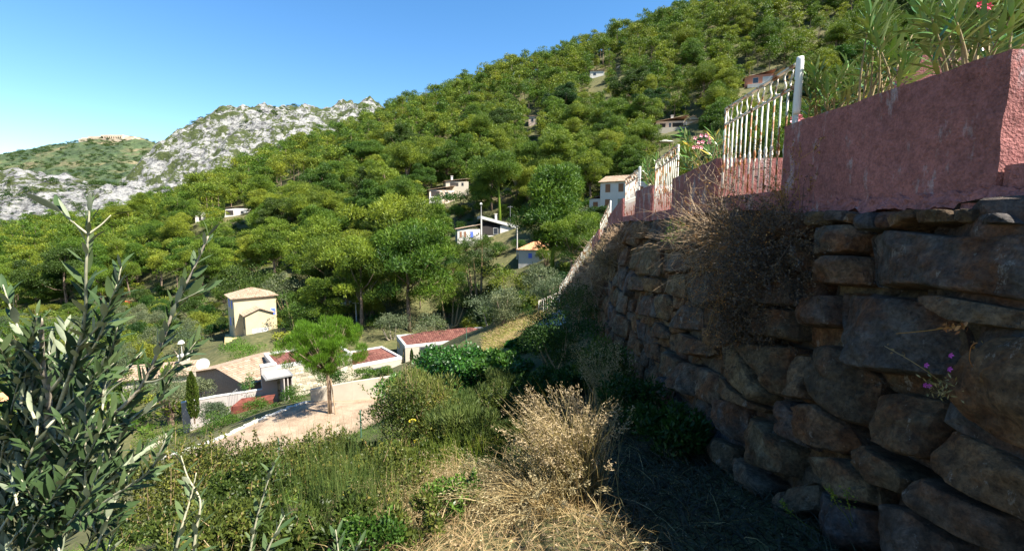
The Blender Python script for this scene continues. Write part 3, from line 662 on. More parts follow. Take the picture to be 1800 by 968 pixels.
# ------------------------------------------------------------------ buildings
def roof_facet(mb, ub, eA, eB, rA, rB, rng, colw=.28, rowl=.42, arc=.06):
    eA, eB, rA, rB = map(Vector, (eA, eB, rA, rB)); s_ax = (eB - eA).normalized(); L = (eB - eA).length
    nrm = s_ax.cross(rA - eA if (rA - eA).length > .01 else rB - eA).normalized()
    if nrm.z < 0: nrm = -nrm
    v_ax = nrm.cross(s_ax)
    if v_ax.z < 0: v_ax = -v_ax
    sa, sb, H = (rA - eA).dot(s_ax), (rB - eA).dot(s_ax), (rA - eA).dot(v_ax)
    ub.add([(p - nrm * .02)[:] for p in (eA, eB, rB, rA)], [(0, 1, 2, 3)])
    nc = max(1, int(L / colw)); cw = L / nc; V = []; Q = []; T = []; tn = []
    for i in range(nc):
        s = (i + .5) * cw
        tm = H if sa <= s <= sb else (H * s / max(sa, 1e-6) if s < sa else H * (L - s) / max(L - sb, 1e-6))
        k = 0
        while k * rowl < tm - .05:
            t0, t1 = k * rowl, min(tm, (k + 1) * rowl + .04); tint = float(np.clip(rng.normal(.5, .17), 0, 1)); b0 = len(V)
            for tt, lift in ((t0, .035), (t1, .005)):
                for a in range(5):
                    u = a / 4; h = math.sin(math.pi * u) * arc + lift
                    V.append((eA + s_ax * (s + (u - .5) * cw * .98) + v_ax * tt + nrm * h)[:]); tn.append(tint)
            for a in range(4): Q.append((b0 + a, b0 + a + 1, b0 + a + 6, b0 + a + 5))
            k += 1
    mb.add(V, Q, tint=np.array(tn))
rng0 = np.random.default_rng(3)
class Bld:
    """a building: local frame, x along its front, -y its front"""
    def __init__(s, name, loc, rz, label, cat='house', group=None):
        s.r = root(name, loc, label, cat, group, rz)
    def p(s, name, mb, mat, **k): return link(name, mb.mesh(name), mat, s.r, **k)
    def block(s, x0, x1, y0, y1, z0, z1, mat, name='wall'):
        return s.p(name, box(MB(), x0, x1, y0, y1, z0, z1), M[mat] if isinstance(mat, str) else mat)
    def gable(s, x0, x1, y0, y1, z, rise, mat, wall, ov=.35, axis='x', tiles=True):
        if axis == 'x':
            ym = (y0 + y1) / 2; mb = MB()
            for x in (x0 + .002, x1 - .002): pass
            mb.add([(x0, y0, z), (x0, y1, z), (x0, ym, z + rise), (x1, y0, z), (x1, y1, z), (x1, ym, z + rise)], T=[(0, 2, 1), (3, 4, 5)]); s.p('gable', mb, M[wall])
            k = rise / (ym - y0); f = [((x0 - ov, y0 - ov, z - ov * k), (x1 + ov, y0 - ov, z - ov * k), (x0 - ov, ym, z + rise), (x1 + ov, ym, z + rise)), ((x1 + ov, y1 + ov, z - ov * k), (x0 - ov, y1 + ov, z - ov * k), (x1 + ov, ym, z + rise), (x0 - ov, ym, z + rise))]
        else:
            xm = (x0 + x1) / 2; mb = MB(); mb.add([(x0, y0, z), (x1, y0, z), (xm, y0, z + rise), (x0, y1, z), (x1, y1, z), (xm, y1, z + rise)], T=[(0, 1, 2), (4, 3, 5)]); s.p('gable', mb, M[wall])
            k = rise / (xm - x0); f = [((x0 - ov, y1 + ov, z - ov * k), (x0 - ov, y0 - ov, z - ov * k), (xm, y1 + ov, z + rise), (xm, y0 - ov, z + rise)), ((x1 + ov, y0 - ov, z - ov * k), (x1 + ov, y1 + ov, z - ov * k), (xm, y0 - ov, z + rise), (xm, y1 + ov, z + rise))]
        s.roof(f, mat)
    def hip(s, x0, x1, y0, y1, z, rise, mat, ov=.4, inset=None):
        x0 -= ov; x1 += ov; y0 -= ov; y1 += ov; h = (y1 - y0) / 2; i = h if inset is None else inset; ym = (y0 + y1) / 2
        if x1 - x0 < 2 * i: i = (x1 - x0) / 2 - .05
        a, b2 = (x0 + i, ym, z + rise), (x1 - i, ym, z + rise)
        s.roof([((x0, y0, z), (x1, y0, z), a, b2), ((x1, y1, z), (x0, y1, z), b2, a), ((x0, y1, z), (x0, y0, z), a, a), ((x1, y0, z), (x1, y1, z), b2, b2)], mat)
    def mono(s, x0, x1, y0, y1, zl, zr, mat, ov=.3):
        """one slope, from zl at x0 to zr at x1"""
        if zl < zr: f = [((x0 - ov, y1 + ov, zl), (x0 - ov, y0 - ov, zl), (x1 + ov, y1 + ov, zr), (x1 + ov, y0 - ov, zr))]
        else: f = [((x1 + ov, y0 - ov, zr), (x1 + ov, y1 + ov, zr), (x0 - ov, y0 - ov, zl), (x0 - ov, y1 + ov, zl))]
        s.roof(f, mat)
    def roof(s, facets, mat):
        mb, ub = MB(), MB()
        for f in facets: roof_facet(mb, ub, *f, rng0)
        u_ = s.p('roof', ub, M['hidden_roof']); link('roof_tiles', mb.mesh('roof_tiles', True), M[mat], u_, kind='stuff')
    def win(s, face, u, z, w_, h_, xy, mat='glass', frame='white_trim', name='window', t=.05):
        """a window or door on the front (f), left (l) or right (r) face lying at coordinate xy"""
        def bx(a0, a1, z0, z1, d0, d1):
            if face == 'f': return box(MB(), a0, a1, xy - d1, xy - d0, z0, z1)
            if face == 'l': return box(MB(), xy - d1, xy - d0, a0, a1, z0, z1)
            return box(MB(), xy + d0, xy + d1, a0, a1, z0, z1)
        o_ = s.p(name, bx(u - w_ / 2, u + w_ / 2, z, z + h_, -.05, t), M[frame])
        link('pane', bx(u - w_ / 2 + .08, u + w_ / 2 - .08, z + .08, z + h_ - .08, t - .02, t + .012).mesh('pane'), M[mat], o_); return o_
    def opening(s, face, u, z, w_, h_, xy, name='opening', mat='dark'):  # thin panel on a solid wall, by default coloured as inner shade
        if face == 'f': mb = box(MB(), u - w_ / 2, u + w_ / 2, xy - .02, xy + .03, z, z + h_)
        elif face == 'l': mb = box(MB(), xy - .02, xy + .03, u - w_ / 2, u + w_ / 2, z, z + h_)
        else: mb = box(MB(), xy - .03, xy + .02, u - w_ / 2, u + w_ / 2, z, z + h_)
        return s.p(name, mb, M[mat])
    def chimney(s, x, y, z, h=1.2, w_=.6, mat='white_wall'):
        mb = MB(); box(mb, x - w_ / 2, x + w_ / 2, y - w_ / 2, y + w_ / 2, z, z + h); box(mb, x - w_ / 2 - .1, x + w_ / 2 + .1, y - w_ / 2 - .1, y + w_ / 2 + .1, z + h, z + h + .15); return s.p('chimney', mb, M[mat])

HOUSES = []          # (px, y top, half width px, D): kept clear of forest trees in front
R = math.radians
# yellow house
B = Bld('yellow_house', P(449, 592, 77), R(40), 'tall pale yellow house with blue shutters and a white garage door')
B.block(-3.0, 3.4, -.6, 5.6, -1, 7.0, 'yellow_stucco'); B.hip(-3.0, 3.4, -.6, 5.6, 7.0, 1.35, 'pale_tiles')
B.block(-1.9, 2.3, -3.4, -.62, -1, 4.55, 'yellow_stucco', 'front_wing'); B.gable(-1.9, 2.3, -3.4, -.55, 4.55, .9, 'pale_tiles', 'yellow_stucco', .3, 'y')
B.opening('f', .2, .05, 2.4, 2.1, -3.4, 'garage_door', 'white_trim')
for yy, zz, ww, hh in ((1.0, 5.1, 1.0, 1.5), (3.6, 5.1, 1.0, 1.5), (3.2, 1.9, 1.0, 1.5)): B.win('l', yy, zz, ww, hh, -3.0, 'blue_shutter', 'white_trim', 'shutter')
B.win('l', -2.2, 2.0, 1.0, 2.2, -1.9, 'glass', 'grey_metal'); B.win('l', .4, 2.4, .7, 1.4, -3.0, 'glass', 'grey_metal'); B.win('f', 2.85, 3.6, .8, 1.3, -.6, 'blue_shutter', 'white_trim', 'shutter')
# tiled bungalow and its neighbour
p = P(394, 680, 45)
B = Bld('tiled_bungalow', (-29.6, 44.3, -17.6), R(64), 'low bungalow with a broad sun-bleached tile roof and brown roughcast gable')
B.block(0, 7.2, -4.7, 3.6, -1.2, 2.5, 'brown_wall'); B.gable(0, 7.2, -4.7, 3.6, 2.5, 1.0, 'pale_tiles', 'brown_wall', .4)
B.win('f', 2.2, .9, 1.1, 1.1, -4.7)
B = Bld('tiled_cottage', P(300, 672, 52), R(20), 'small cottage roof with a square chimney beside the white satellite dish')
B.block(-3.6, 2.6, -2.6, 3, -1.2, 1.6, 'cream'); B.gable(-3.6, 2.6, -2.6, 3, 1.6, .75, 'pale_tiles', 'cream', .35)
B.win('f', -1, .2, 1, 1, -2.6)
ch = MB(); box(ch, 1.2, 2.1, -.8, .1, 1.9, 2.7); B.p('chimney', ch, M['cream'])
ch = MB(); 
for xx, yy_ in ((1.25, -.75), (2.05, -.75), (1.25, .05), (2.05, .05)): box(ch, xx - .05, xx + .05, yy_ - .05, yy_ + .05, 2.7, 3.2)
box(ch, 1.1, 2.2, -.9, .2, 3.2, 3.32); B.p('chimney_cap', ch, M['concrete'])
# satellite dish
dc = P(358, 640, 47); r_ = root('satellite_dish', dc - Vector((0, 0, 1.2)), 'round white satellite dish beside the tiled bungalow', 'dish'); mb = MB(); V = []; Q = []
n_ = Vector((.25, -.85, .45)).normalized(); a_ = n_.cross(Vector((0, 0, 1))).normalized(); b_ = n_.cross(a_)
for i in range(6):
    for k in range(24):
        rr = .62 * (i + .05) / 5; V.append((dc + (a_ * math.cos(k * math.pi / 12) + b_ * math.sin(k * math.pi / 12)) * rr + n_ * (.18 * (i / 5) ** 2))[:])
for i in range(5):
    for k in range(24): Q.append((i * 24 + k, i * 24 + (k + 1) % 24, (i + 1) * 24 + (k + 1) % 24, (i + 1) * 24 + k))
mb.add(V, Q); part(r_, 'reflector', mb, M['white_trim'], True)
part(r_, 'mast', tube(MB(), [dc - n_ * .02, dc - n_ * .2 - Vector((0, 0, .1)), dc - n_ * .2 - Vector((0, 0, 3.2))], .05, 8), M['grey_metal'])
part(r_, 'feed_arm', tube(MB(), [dc + b_ * .55 + n_ * .15, dc + n_ * .55], .025, 6), M['grey_metal'])

# building A: entrance with porch, stone clad wall, two red roofs behind white upstands
zA = -18.6
def low_parapet_roof(B, x0, x1, y0, y1, z, rise, wallmat='cream'):
    """red hip roof sunk behind a pale upstand"""
    mb = MB()
    for q in ((x0, x1, y0, y0 + .25), (x0, x1, y1 - .25, y1), (x0, x0 + .25, y0 + .252, y1 - .252), (x1 - .25, x1, y0 + .252, y1 - .252)): box(mb, q[0] - .03, q[1] + .03, q[2] - .03, q[3] + .03, z, z + .32)
    B.p('coping', mb, M['white_trim']); B.hip(x0 + .3, x1 - .3, y0 + .3, y1 - .3, z + .08, rise, 'red_tiles', 0)
cA = P(488, 692, 42.6)
B = Bld('modern_villa', cA, R(38), 'low villa with pale porch, stone clad wall and sunken red roof')
gA = 0.0
B.block(-1.3, 0.0, -.15, .35, gA - 1.5, 2.95, 'grey_wall', 'porch_wall')
B.p('porch_cap', box(MB(), -1.36, .06, -.2, .4, 2.95, 3.08), M['white_trim'])
B.block(.003, 7.5, .6, 6.2, gA - 1.5, 2.3, 'cream')
mb = MB(); rs_ = random.Random(2); z = gA - .4
while z < 2.3:
    h_ = rs_.uniform(.14, .24); x = .05
    while x < 7.5:
        l_ = rs_.uniform(.25, .7); l_ = min(l_, 7.5 - x)
        if z + h_ < 2.32: box(mb, x + .012, x + l_ - .012, .6 - rs_.uniform(.05, .09), .62, z + .012, z + h_ - .01, rs_.random())
        x += l_
    z += h_
B.p('stone_cladding', mb, M['cladding'], kind='stuff')
low_parapet_roof(B, 0, 7.5, .6, 6.2, 2.303, .6)
B.p('canopy', box(MB(), -1.28, 1.1, -1.9, .55, 2.10, 2.2), M['grey_metal']); B.p('canopy_glass', box(MB(), -1.1, .92, -1.75, .4, 2.204, 2.23), M['grey_wall'])
for k, x in enumerate((.25, .58, .95)): B.p('porch_fin', box(MB(), x, x + .1, -1.8 + k * .05, -.2, -.6, 2.097), M['grey_wall'])
B.opening('f', .6, 0, .9, 2.1, .595, 'entrance_door')
# wing of the same estate with the second red roof
cW = P(640, 668, 50)
B = Bld('modern_villa_wing', cW, R(38), 'low villa wing with sunken red tile roof, partly behind the young pine')
B.block(-3.2, 4.6, 0, 6, -1.5, 1.6, 'cream'); low_parapet_roof(B, -3.2, 4.6, 0, 6, 1.603, .8); B.win('f', 1.5, .1, 2.4, 1.1, 0, 'glass', 'grey_metal')
# building B
cB = P(713, 640, 60)
B = Bld('modern_red_roof_villa', cB, R(24), 'long cream villa with hipped red tile roof framed by a white coping')
B.block(-.0, 13.5, 0, 6.5, -2, 2.25, 'cream', 'long_wall'); low_parapet_roof(B, 0, 13.5, 0, 6.5, 2.253, 1.1)
B.win('f', 4.2, .8, 4.5, 1.4, 0, 'glass', 'grey_metal'); B.win('f', 10, 1.0, 1.5, 1.2, 0, 'glass', 'grey_metal')
B.win('l', 4.9, 1.0, 2.2, 1.0, 0.0, 'glass', 'white_trim'); B.win('l', .9, -.2, 1.0, 2.2, 0.0, 'glass', 'grey_metal', 'door')
HOUSES += [(760, 590, 95, 60), (450, 503, 42, 75)]

# boundary wall, ramp and steps rail
def wall_run(name, label, pts, th, mat, coping=True, cat='wall'):
    r_ = root(name, pts[0][0], label, cat)
    for (p0, h0), (p1, h1) in zip(pts[:-1], pts[1:]):
        d = (p1 - p0); d.z = 0; d.normalize(); n_ = Vector((d.y, -d.x, 0)) * th / 2; U = Vector((0, 0, 1))
        part(r_, 'wall_section', hexa(MB(), [p0 - n_ - U * 2, p1 - n_ - U * 2, p1 + n_ - U * 2, p0 + n_ - U * 2, p0 - n_ + U * h0, p1 - n_ + U * h1, p1 + n_ + U * h1, p0 + n_ + U * h0], (12, 1, 3), .01, 1), M[mat])
        if coping:
            n2 = n_ * 1.35; part(r_, 'coping', hexa(MB(), [p0 - n2 + U * h0, p1 - n2 + U * h1, p1 + n2 + U * h1, p0 + n2 + U * h0, p0 - n2 + U * (h0 + .08), p1 - n2 + U * (h1 + .08), p1 + n2 + U * (h1 + .08), p0 + n2 + U * (h0 + .08)]), M['white_trim'])
    return r_
def from_tops(pts): return [(P(px, yb, D), (yb - yt) / FPX * D) for px, yt, yb, D in pts]
wall_run('boundary_wall', 'pale rendered boundary wall running up to the villa porch, cypress in front', from_tops([(321, 705, 742, 38.2), (380, 694, 730, 39.6), (463, 682, 712, 41.8)]), .25, 'grey_wall')
wall_run('low_garden_wall', 'low cream wall beside the lawn at the end of the boundary wall', from_tops([(262, 770, 790, 36), (319, 752, 770, 39)]), .3, 'cream', False)
wall_run('cream_retaining_wall', 'smooth cream retaining wall rising behind the sandy terrace', from_tops([(547, 682, 705, 33), (620, 668, 700, 33.6), (706, 655, 695, 34.5)]), .25, 'cream', False)
# red paving slope by the porch
q = [P(405, 716, 39.5), P(480, 702, 40.8), P(484, 693, 41.8), P(425, 700, 40.6)]
mb = MB(); mb.add([(x + Vector((0, 0, .03)))[:] for x in q] + [(x - Vector((0, 0, .8)))[:] for x in q], [(0, 1, 2, 3), (0, 4, 5, 1), (3, 7, 4, 0)])
link('red_ramp', mb.mesh('red_ramp'), plain('red_earth', (.115, .034, .024), .95, 3, .4, obj=False), label='red paved slope between boundary wall and shrubs', cat='ramp')
r_ = root('stair_handrail', P(403, 716, 39), 'dark metal stair handrail against the pale boundary wall', 'handrail')
a, c = P(402, 718, 38.8), P(418, 705, 39.2)
for k in range(7):
    q = a.lerp(c, k / 6); part(r_, 'baluster', tube(MB(), [q, q + Vector((0, 0, 1.15))], .02, 5), M['grey_metal'])
part(r_, 'top_rail', tube(MB(), [a + Vector((0, 0, 1.15)), c + Vector((0, 0, 1.15))], .03, 6), M['grey_metal'])

# houses on the hillside
c = P(1080, 368, 96)
B = Bld('grey_house', c, R(-32), 'two storey grey house with brown shutters behind the railings')
B.block(-2.7, 2.4, 0, 7, -2, 5.2, 'white_wall'); B.gable(-2.7, 2.4, 0, 7, 5.2, 1.3, 'pale_tiles', 'white_wall', .4)
B.block(-5.0, -2.703, .6, 5, -2, 2.1, 'white_wall', 'side_wing'); B.mono(-5.0, -2.7, .6, 5, 2.0, 2.8, 'pale_tiles', .25)
B.block(2.403, 5.5, 1.5, 7, -2, 5.1, 'white_wall', 'right_wing'); B.mono(2.4, 5.5, 1.5, 7, 6.2, 5.2, 'pale_tiles', .3)
for x, z in ((-1.3, 3.2), (1.1, 3.2), (-1.3, .4)): B.win('f', x, z, .9, 1.5, 0, 'brown_shutter', 'brown_shutter', 'shutter')
B.win('f', 1.1, .7, 1.2, 1.3, 0); B.win('f', -3.8, .3, .9, 1.2, .6, 'brown_shutter', 'brown_shutter', 'shutter'); B.win('r', 3.2, 3.0, 1.6, 1.2, 5.5, 'brown_shutter', 'brown_shutter', 'shutter'); B.win('f', 4, 3.1, 1.4, 1.1, 1.5, 'brown_shutter', 'white_trim', 'shutter'); B.chimney(2.6, 4, 5.6, 1.5)
B.r.scale = (1.18, 1.18, 1.12); HOUSES.append((1080, 305, 52, 100))
c = P(862, 418, 110)
B = Bld('white_villa', c, R(12), 'white villa with a sloping white parapet and dark covered terrace')
B.block(-8, -2.6, -1, 5, -2, 2.1, 'white_wall', 'low_wing'); B.mono(-8, -2.6, -1, 5, 2.1, 3.2, 'pale_tiles', .3)
B.block(-2.0, 6.8, 1.2, 7, -2, 2.3, 'white_wall')
mb = MB(); mb.add([(-2.2, .6, 5.3), (6.9, .6, 2.9), (6.9, .6, 2.2), (-2.2, .6, 4.6), (-2.2, 7, 5.3), (6.9, 7, 2.9), (6.9, 7, 2.2), (-2.2, 7, 4.6)], [(3, 2, 1, 0), (4, 5, 6, 7), (0, 1, 5, 4), (2, 3, 7, 6), (1, 2, 6, 5), (3, 0, 4, 7)]); B.p('sloping_roof', mb, M['white_trim'])
B.block(2.6, 6.8, 1.0, 1.19, -2, 2.9, 'white_wall', 'front_wall'); B.block(-2.2, -1.9, .62, 1.0, -2, 4.62, 'white_trim', 'pillar'); B.opening('f', .3, .6, 4.2, 2.2, 1.19, 'covered_terrace'); B.win('f', 1.5, .8, 1.2, 1.6, 1.15)
B.opening('f', .2, 2.3, 3.9, 1.7, 3.0, 'upper_opening')
for x in (-7.2, -6.2): B.win('f', x, .1, .6, 1.5, -1, 'brown_shutter', 'white_trim', 'shutter')
B.win('f', -4.6, .1, .8, 1.5, -1, 'blue_shutter'); B.chimney(1.9, 3.0, 4.0, 1.7, .5)
HOUSES.append((858, 374, 58, 110))
c = P(790, 352, 140)
B = Bld('stone_based_villa', c, R(16), 'cream villa on a stone base with stepped tile roofs and white chimney')
B.block(-6.0, 1.6, 0, 6, -3, 3.0, 'salmon_wall', 'lower_wall'); B.mono(-6, 1.6, 0, 6, 3.0, 4.4, 'pale_tiles', .4)
B.block(-.6, 6.5, 3, 9, -3, 6.0, 'cream', 'upper_wall'); B.mono(-.6, 6.5, 3, 9, 6.0, 6.9, 'pale_tiles', .4)
B.block(-6.1, -2.2, -.6, -.01, -3, 1.0, 'concrete', 'stone_base'); B.opening('f', -4.2, 1.0, 2.6, 1.7, 0, 'terrace_opening'); B.win('f', -.8, .9, 1.0, 1.6, 0, 'glass', 'cream'); B.opening('f', 2.0, 4.5, 2.6, 1.1, 3.0, 'loggia'); B.win('f', 4.6, 4.6, .8, 1.1, 3.0, 'glass', 'cream'); B.chimney(1.5, 4.5, 6.1, 1.5, .6)
HOUSES.append((790, 308, 38, 140))
c = P(932, 456, 90)
B = Bld('orange_roof_house', c, R(-15), 'small white house with an orange hipped roof beneath the big bright pine')
B.block(-2.4, 3.6, 0, 5, -2, 1.9, 'white_wall'); B.hip(-2.4, 3.6, 0, 5, 1.9, 1.5, 'orange_tiles', .4); B.block(.8, 4.8, 3.5, 8, -2, 3.3, 'white_wall', 'rear_wall'); B.hip(.8, 4.8, 3.5, 8, 3.3, .9, 'orange_tiles', .3); B.win('f', 0, .2, .9, 1.1, 0, 'blue_shutter')
HOUSES.append((922, 418, 20, 90))
c = P(1192, 224, 170)
B = Bld('long_villa', c, R(-8), 'long low cream villa with dark loggias high in the forest')
B.block(-7.6, 7.6, 1.5, 8, -3, 2.6, 'salmon_wall'); B.gable(3.0, 7.6, .8, 8, 2.75, 1.5, 'pale_tiles', 'cream', .3, 'y'); B.mono(-7.6, 3.2, .8, 8, 2.4, 4.3, 'pale_tiles', .5)
B.block(-8.6, 7.8, -1.2, 1.49, -3, -.1, 'cream', 'terrace_wall'); B.opening('f', -5.2, .1, 2.0, 1.7, 1.49, 'loggia'); B.opening('f', 0.2, .3, 3.8, 1.6, 1.49, 'loggia'); B.win('f', -2.6, .3, .9, 1.6, 1.5, 'glass', 'salmon_wall'); B.chimney(-1.5, 4, 3.6, 1.4, .9); B.block(2.9, 3.2, .9, 1.48, -3, 2.7, 'white_wall', 'pillar')
HOUSES.append((1190, 195, 42, 170))
c = P(1345, 147, 190)
B = Bld('orange_house', c, R(-20), 'orange house with white garage door and pale roof at the forest edge')
B.block(-7.5, 3.2, 0, 7, -3, 3.6, plain('rust_red_render', (.46, .19, .12), .9), 'rust_red_wall'); B.block(3.203, 9, 0.3, 7, -3, 3.6, 'orange_stucco', 'gable_wall'); B.gable(3.2, 9, 0, 7, 3.6, 1.9, 'pale_tiles', 'orange_stucco', .4, 'y'); B.mono(-7.5, 3.4, 0, 7, 2.9, 5.3, 'pale_tiles', .4)  # left part coloured darker and redder than the gable wall
B.win('f', -3.5, .4, 2.0, 2.2, 0, 'glass', 'white_trim'); B.opening('f', .8, .3, 3.6, 2.4, 0, 'garage_door', 'white_trim'); B.win('f', 7.2, .6, 2, 1.8, .3, 'glass', 'white_trim'); B.block(-6.5, 3, -1.5, -.01, -1.5, -.1, 'white_wall', 'balcony'); B.chimney(-4, 4, 3.6, 1.2, .9)
HOUSES.append((1346, 118, 44, 190))
c = P(414, 380, 190)
B = Bld('hillside_bungalow', c, R(20), 'white bungalow with dark arched porch among pines, cypress beside it')
B.block(-4, 5, 0, 6, -3, 3.2, 'white_wall'); B.mono(-4, 5, 0, 6, 3.2, 4.6, 'pale_tiles', .4); B.opening('f', -2, .4, 2.6, 2.0, 0, 'porch'); B.win('f', 2.5, 1, 1.2, 1.3, 0); HOUSES.append((412, 352, 20, 190))
c = P(352, 388, 185)
B = Bld('white_shed', c, R(30), 'small plain white building standing alone among the lower pines')
B.block(-1.6, 1.6, 0, 4, -3, 3.6, 'white_wall'); B.mono(-1.6, 1.6, 0, 4, 3.6, 4.0, 'pale_tiles', .2); B.opening('f', 0, 0, .9, 2, 0, 'door'); HOUSES.append((352, 366, 9, 185))
c = P(936, 220, 215)
B = Bld('tower_house', c, R(-10), 'narrow pink house half hidden by pines on the upper slope')
B.block(-1.8, 1.8, 0, 4, -3, 4.0, 'salmon_wall'); B.hip(-1.8, 1.8, 0, 4, 4.0, .8, 'pale_tiles', .3); B.win('f', 0, 1.6, 1.2, 1.4, 0); HOUSES.append((936, 200, 9, 215))
c = P(1052, 136, 250)
B = Bld('ridge_house', c, R(-5), 'white house peeping through the pines high below the ridge')
B.block(-4.5, 3, 0, 6, -3, 3.4, 'white_wall'); B.gable(-4.5, 3, 0, 6, 3.4, 1.2, 'pale_tiles', 'white_wall', .4); B.win('f', -2, 1, 1.6, 1.4, 0); HOUSES.append((1050, 116, 14, 250))
c = P(1088, 132, 255)
B = Bld('ridge_cottage', c, R(10), 'tiny pale gable wall beside the large dark ridge pine')
B.block(-1.5, 1.8, 0, 5, -3, 4.0, 'white_wall'); B.gable(-1.5, 1.8, 0, 5, 4.0, 1.0, 'pale_tiles', 'white_wall', .3, 'y'); B.opening('f', 0, 1, .8, 1.2, 0, 'window'); HOUSES.append((1088, 112, 7, 255))
c = P(210, 552, 130)
B = Bld('red_hut', c, R(25), 'small hut with a bright red roof at the foot of the forest')
mat_red = plain('bright_red_sheet', (.62, .10, .05), .7, 2, .15)
B.block(-1.9, 1.9, 0, 4, -2, 1.2, 'salmon_wall'); mb = MB(); mb.add([(-2.2, -.5, 1.0), (2.2, -.5, 1.0), (2.2, 4.3, 3.2), (-2.2, 4.3, 3.2), (-2.2, -.5, .85), (2.2, -.5, .85), (2.2, 4.3, 3.05), (-2.2, 4.3, 3.05)], BOXQ); B.p('roof', mb, mat_red); B.opening('f', 0, -1.5, 1, 2, 0, 'door')
c = P(12, 740, 62)
B = Bld('white_annex', c, R(10), 'white flat walled annex seen between olive leaves in the valley')
B.block(-5, 4, 0, 5, -2, 2.4, 'white_wall'); B.mono(-5, 4, 0, 5, 2.4, 3.6, 'orange_tiles', .3); B.opening('f', 1.5, -.2, 1.0, 2, 0, 'door')
# garden pavilion
c = P(1168, 266, 140); r_ = root('garden_pavilion', c, 'open pavilion with a low pyramid roof below the long villa', 'pavilion')
mb = MB(); z = 2.6
mb.add([(c + Vector(q))[:] for q in ((-2.2, -1.8, z), (2.2, -1.8, z), (2.2, 1.8, z), (-2.2, 1.8, z), (0, 0, z + .9))], [(3, 2, 1, 0)], [(0, 1, 4), (1, 2, 4), (2, 3, 4), (3, 0, 4)]); part(r_, 'roof', mb, M['concrete'])
for sx in (-1, 1):
    for sy in (-1, 1): part(r_, 'post', tube(MB(), [c + Vector((sx * 1.9, sy * 1.5, -1)), c + Vector((sx * 1.9, sy * 1.5, z))], .1, 6), M['wood'])
HOUSES.append((1168, 240, 15, 140))
# hilltop fort
c = P(200, 248, 1630); r_ = root('hilltop_fort', c, 'ruined stone fort with long pale ramparts on the far summit', 'fort')
M['fort'] = plain('fort_stone', (.50, .40, .30), .95, .05, .25)
for x0, x1, y0, y1, z0, z1 in ((-95, 90, -30, -22, -30, 3), (-70, -20, -21, 0, -10, 12), (-25, 50, -21, 10, -10, 17), (55, 88, -21, 8, -8, 11), (-92, -75, -21, -5, -10, 7)):
    part(r_, 'rampart', box(MB(), c.x + x0, c.x + x1, c.y + y0, c.y + y1, c.z + z0, c.z + z1), M['fort'])
for k in range(9): part(r_, 'embrasure', box(MB(), c.x - 20 + k * 7.6, c.x - 17 + k * 7.6, c.y - 21.4, c.y - 20.9, c.z + 5, c.z + 11), M['dark'])

# road, sandy terrace, edging
def drape(name, quad, nu, nv, lift, mat, **k):
    a, b2, c2, d2 = [Vector((q.x, q.y)) for q in quad]; U, V = np.meshgrid(np.linspace(0, 1, nu), np.linspace(0, 1, nv))
    X = a.x * (1 - U) * (1 - V) + b2.x * U * (1 - V) + c2.x * U * V + d2.x * (1 - U) * V; Y = a.y * (1 - U) * (1 - V) + b2.y * U * (1 - V) + c2.y * U * V + d2.y * (1 - U) * V
    Z = terr(X, Y) + lift + fbm(X, Y, .6, 3) * .05
    return link(name, grid_mesh(X, Y, Z).mesh(name, True), mat, kind='structure', **k)
SQ = [P(285, 812, 24), P(545, 706, 33.2), P(712, 690, 35), P(720, 790, 22)]
drape('sandy_terrace', SQ, 70, 50, .10, M['sand'])
drape('road', [P(540, 549, 92), P(612, 552, 92), P(618, 543, 97), P(560, 538, 100)], 20, 8, .35, M['concrete'])
DRYQ = [P(395, 618, 66), P(470, 612, 66), P(480, 592, 74), P(395, 580, 80)]
drape('dry_lawn', DRYQ, 30, 20, .15, plain('dry_lawn', (.46, .36, .16), .95, .8, .25, obj=False))
drape('dry_terrace', [P(490, 362, 166), P(560, 372, 166), P(560, 335, 182), P(490, 335, 182)], 24, 16, .5, plain('dry_terrace_soil', (.40, .28, .18), .95, .3, .35, obj=False))
r_ = root('terrace_edging', SQ[0], 'low pale stone edging along the sandy terrace', 'kerb'); rs_ = random.Random(8); n = 46
for k in range(n):
    p0 = SQ[0].lerp(SQ[1], k / n); p1 = SQ[0].lerp(SQ[1], (k + .94) / n); p0.z = tz(p0.x, p0.y); p1.z = tz(p1.x, p1.y)
    d = (p1 - p0).normalized(); nn = Vector((-d.y, d.x, 0)) * rs_.uniform(.1, .16); U = Vector((0, 0, 1)); h = rs_.uniform(.16, .26)
    part(r_, 'edging_stone', hexa(MB(), [p0 - nn - U * .4, p1 - nn - U * .4, p1 + nn - U * .4, p0 + nn - U * .4, p0 - nn + U * h, p1 - nn + U * h, p1 + nn + U * h, p0 + nn + U * h], (2, 2, 2), .03, 6), M['concrete'])

# poles and wires
def pole(px, yb, yt, D, label, mat='concrete', rad=.14, lamp=False, arm=False):
    b0 = P(px, yb, D); h = (yb - yt) / FPX * D; r_ = root('utility_pole' if not lamp else 'street_lamp', b0, label, 'pole' if not lamp else 'lamp')
    part(r_, 'shaft', tube(MB(), [b0 - Vector((0, 0, 1)), b0 + Vector((0, 0, h))], [rad, rad * .7], 8), M[mat])
    if lamp: part(r_, 'lamp_head', hexa(MB(), [b0 + Vector(q) for q in ((-.3, -.35, h), (.3, -.35, h), (.3, .35, h), (-.3, .35, h), (-.15, -.2, h + .45), (.15, -.2, h + .45), (.15, .2, h + .45), (-.15, .2, h + .45))]), M['white_trim'])
    else: part(r_, 'crossarm', tube(MB(), [b0 + Vector((-.6, 0, h - .3)), b0 + Vector((.6, 0, h - .3))], .06, 6), M[mat])
    return b0 + Vector((0, 0, h - .2))
w1 = pole(627, 575, 528, 78, 'pale concrete pole carrying wires above the red roofed wing')
pole(542, 512, 486, 104, 'short wooden pole at the bend of the valley road', 'wood', .16)
w2 = pole(909, 447, 395, 92, 'concrete pole beside the orange roofed house')
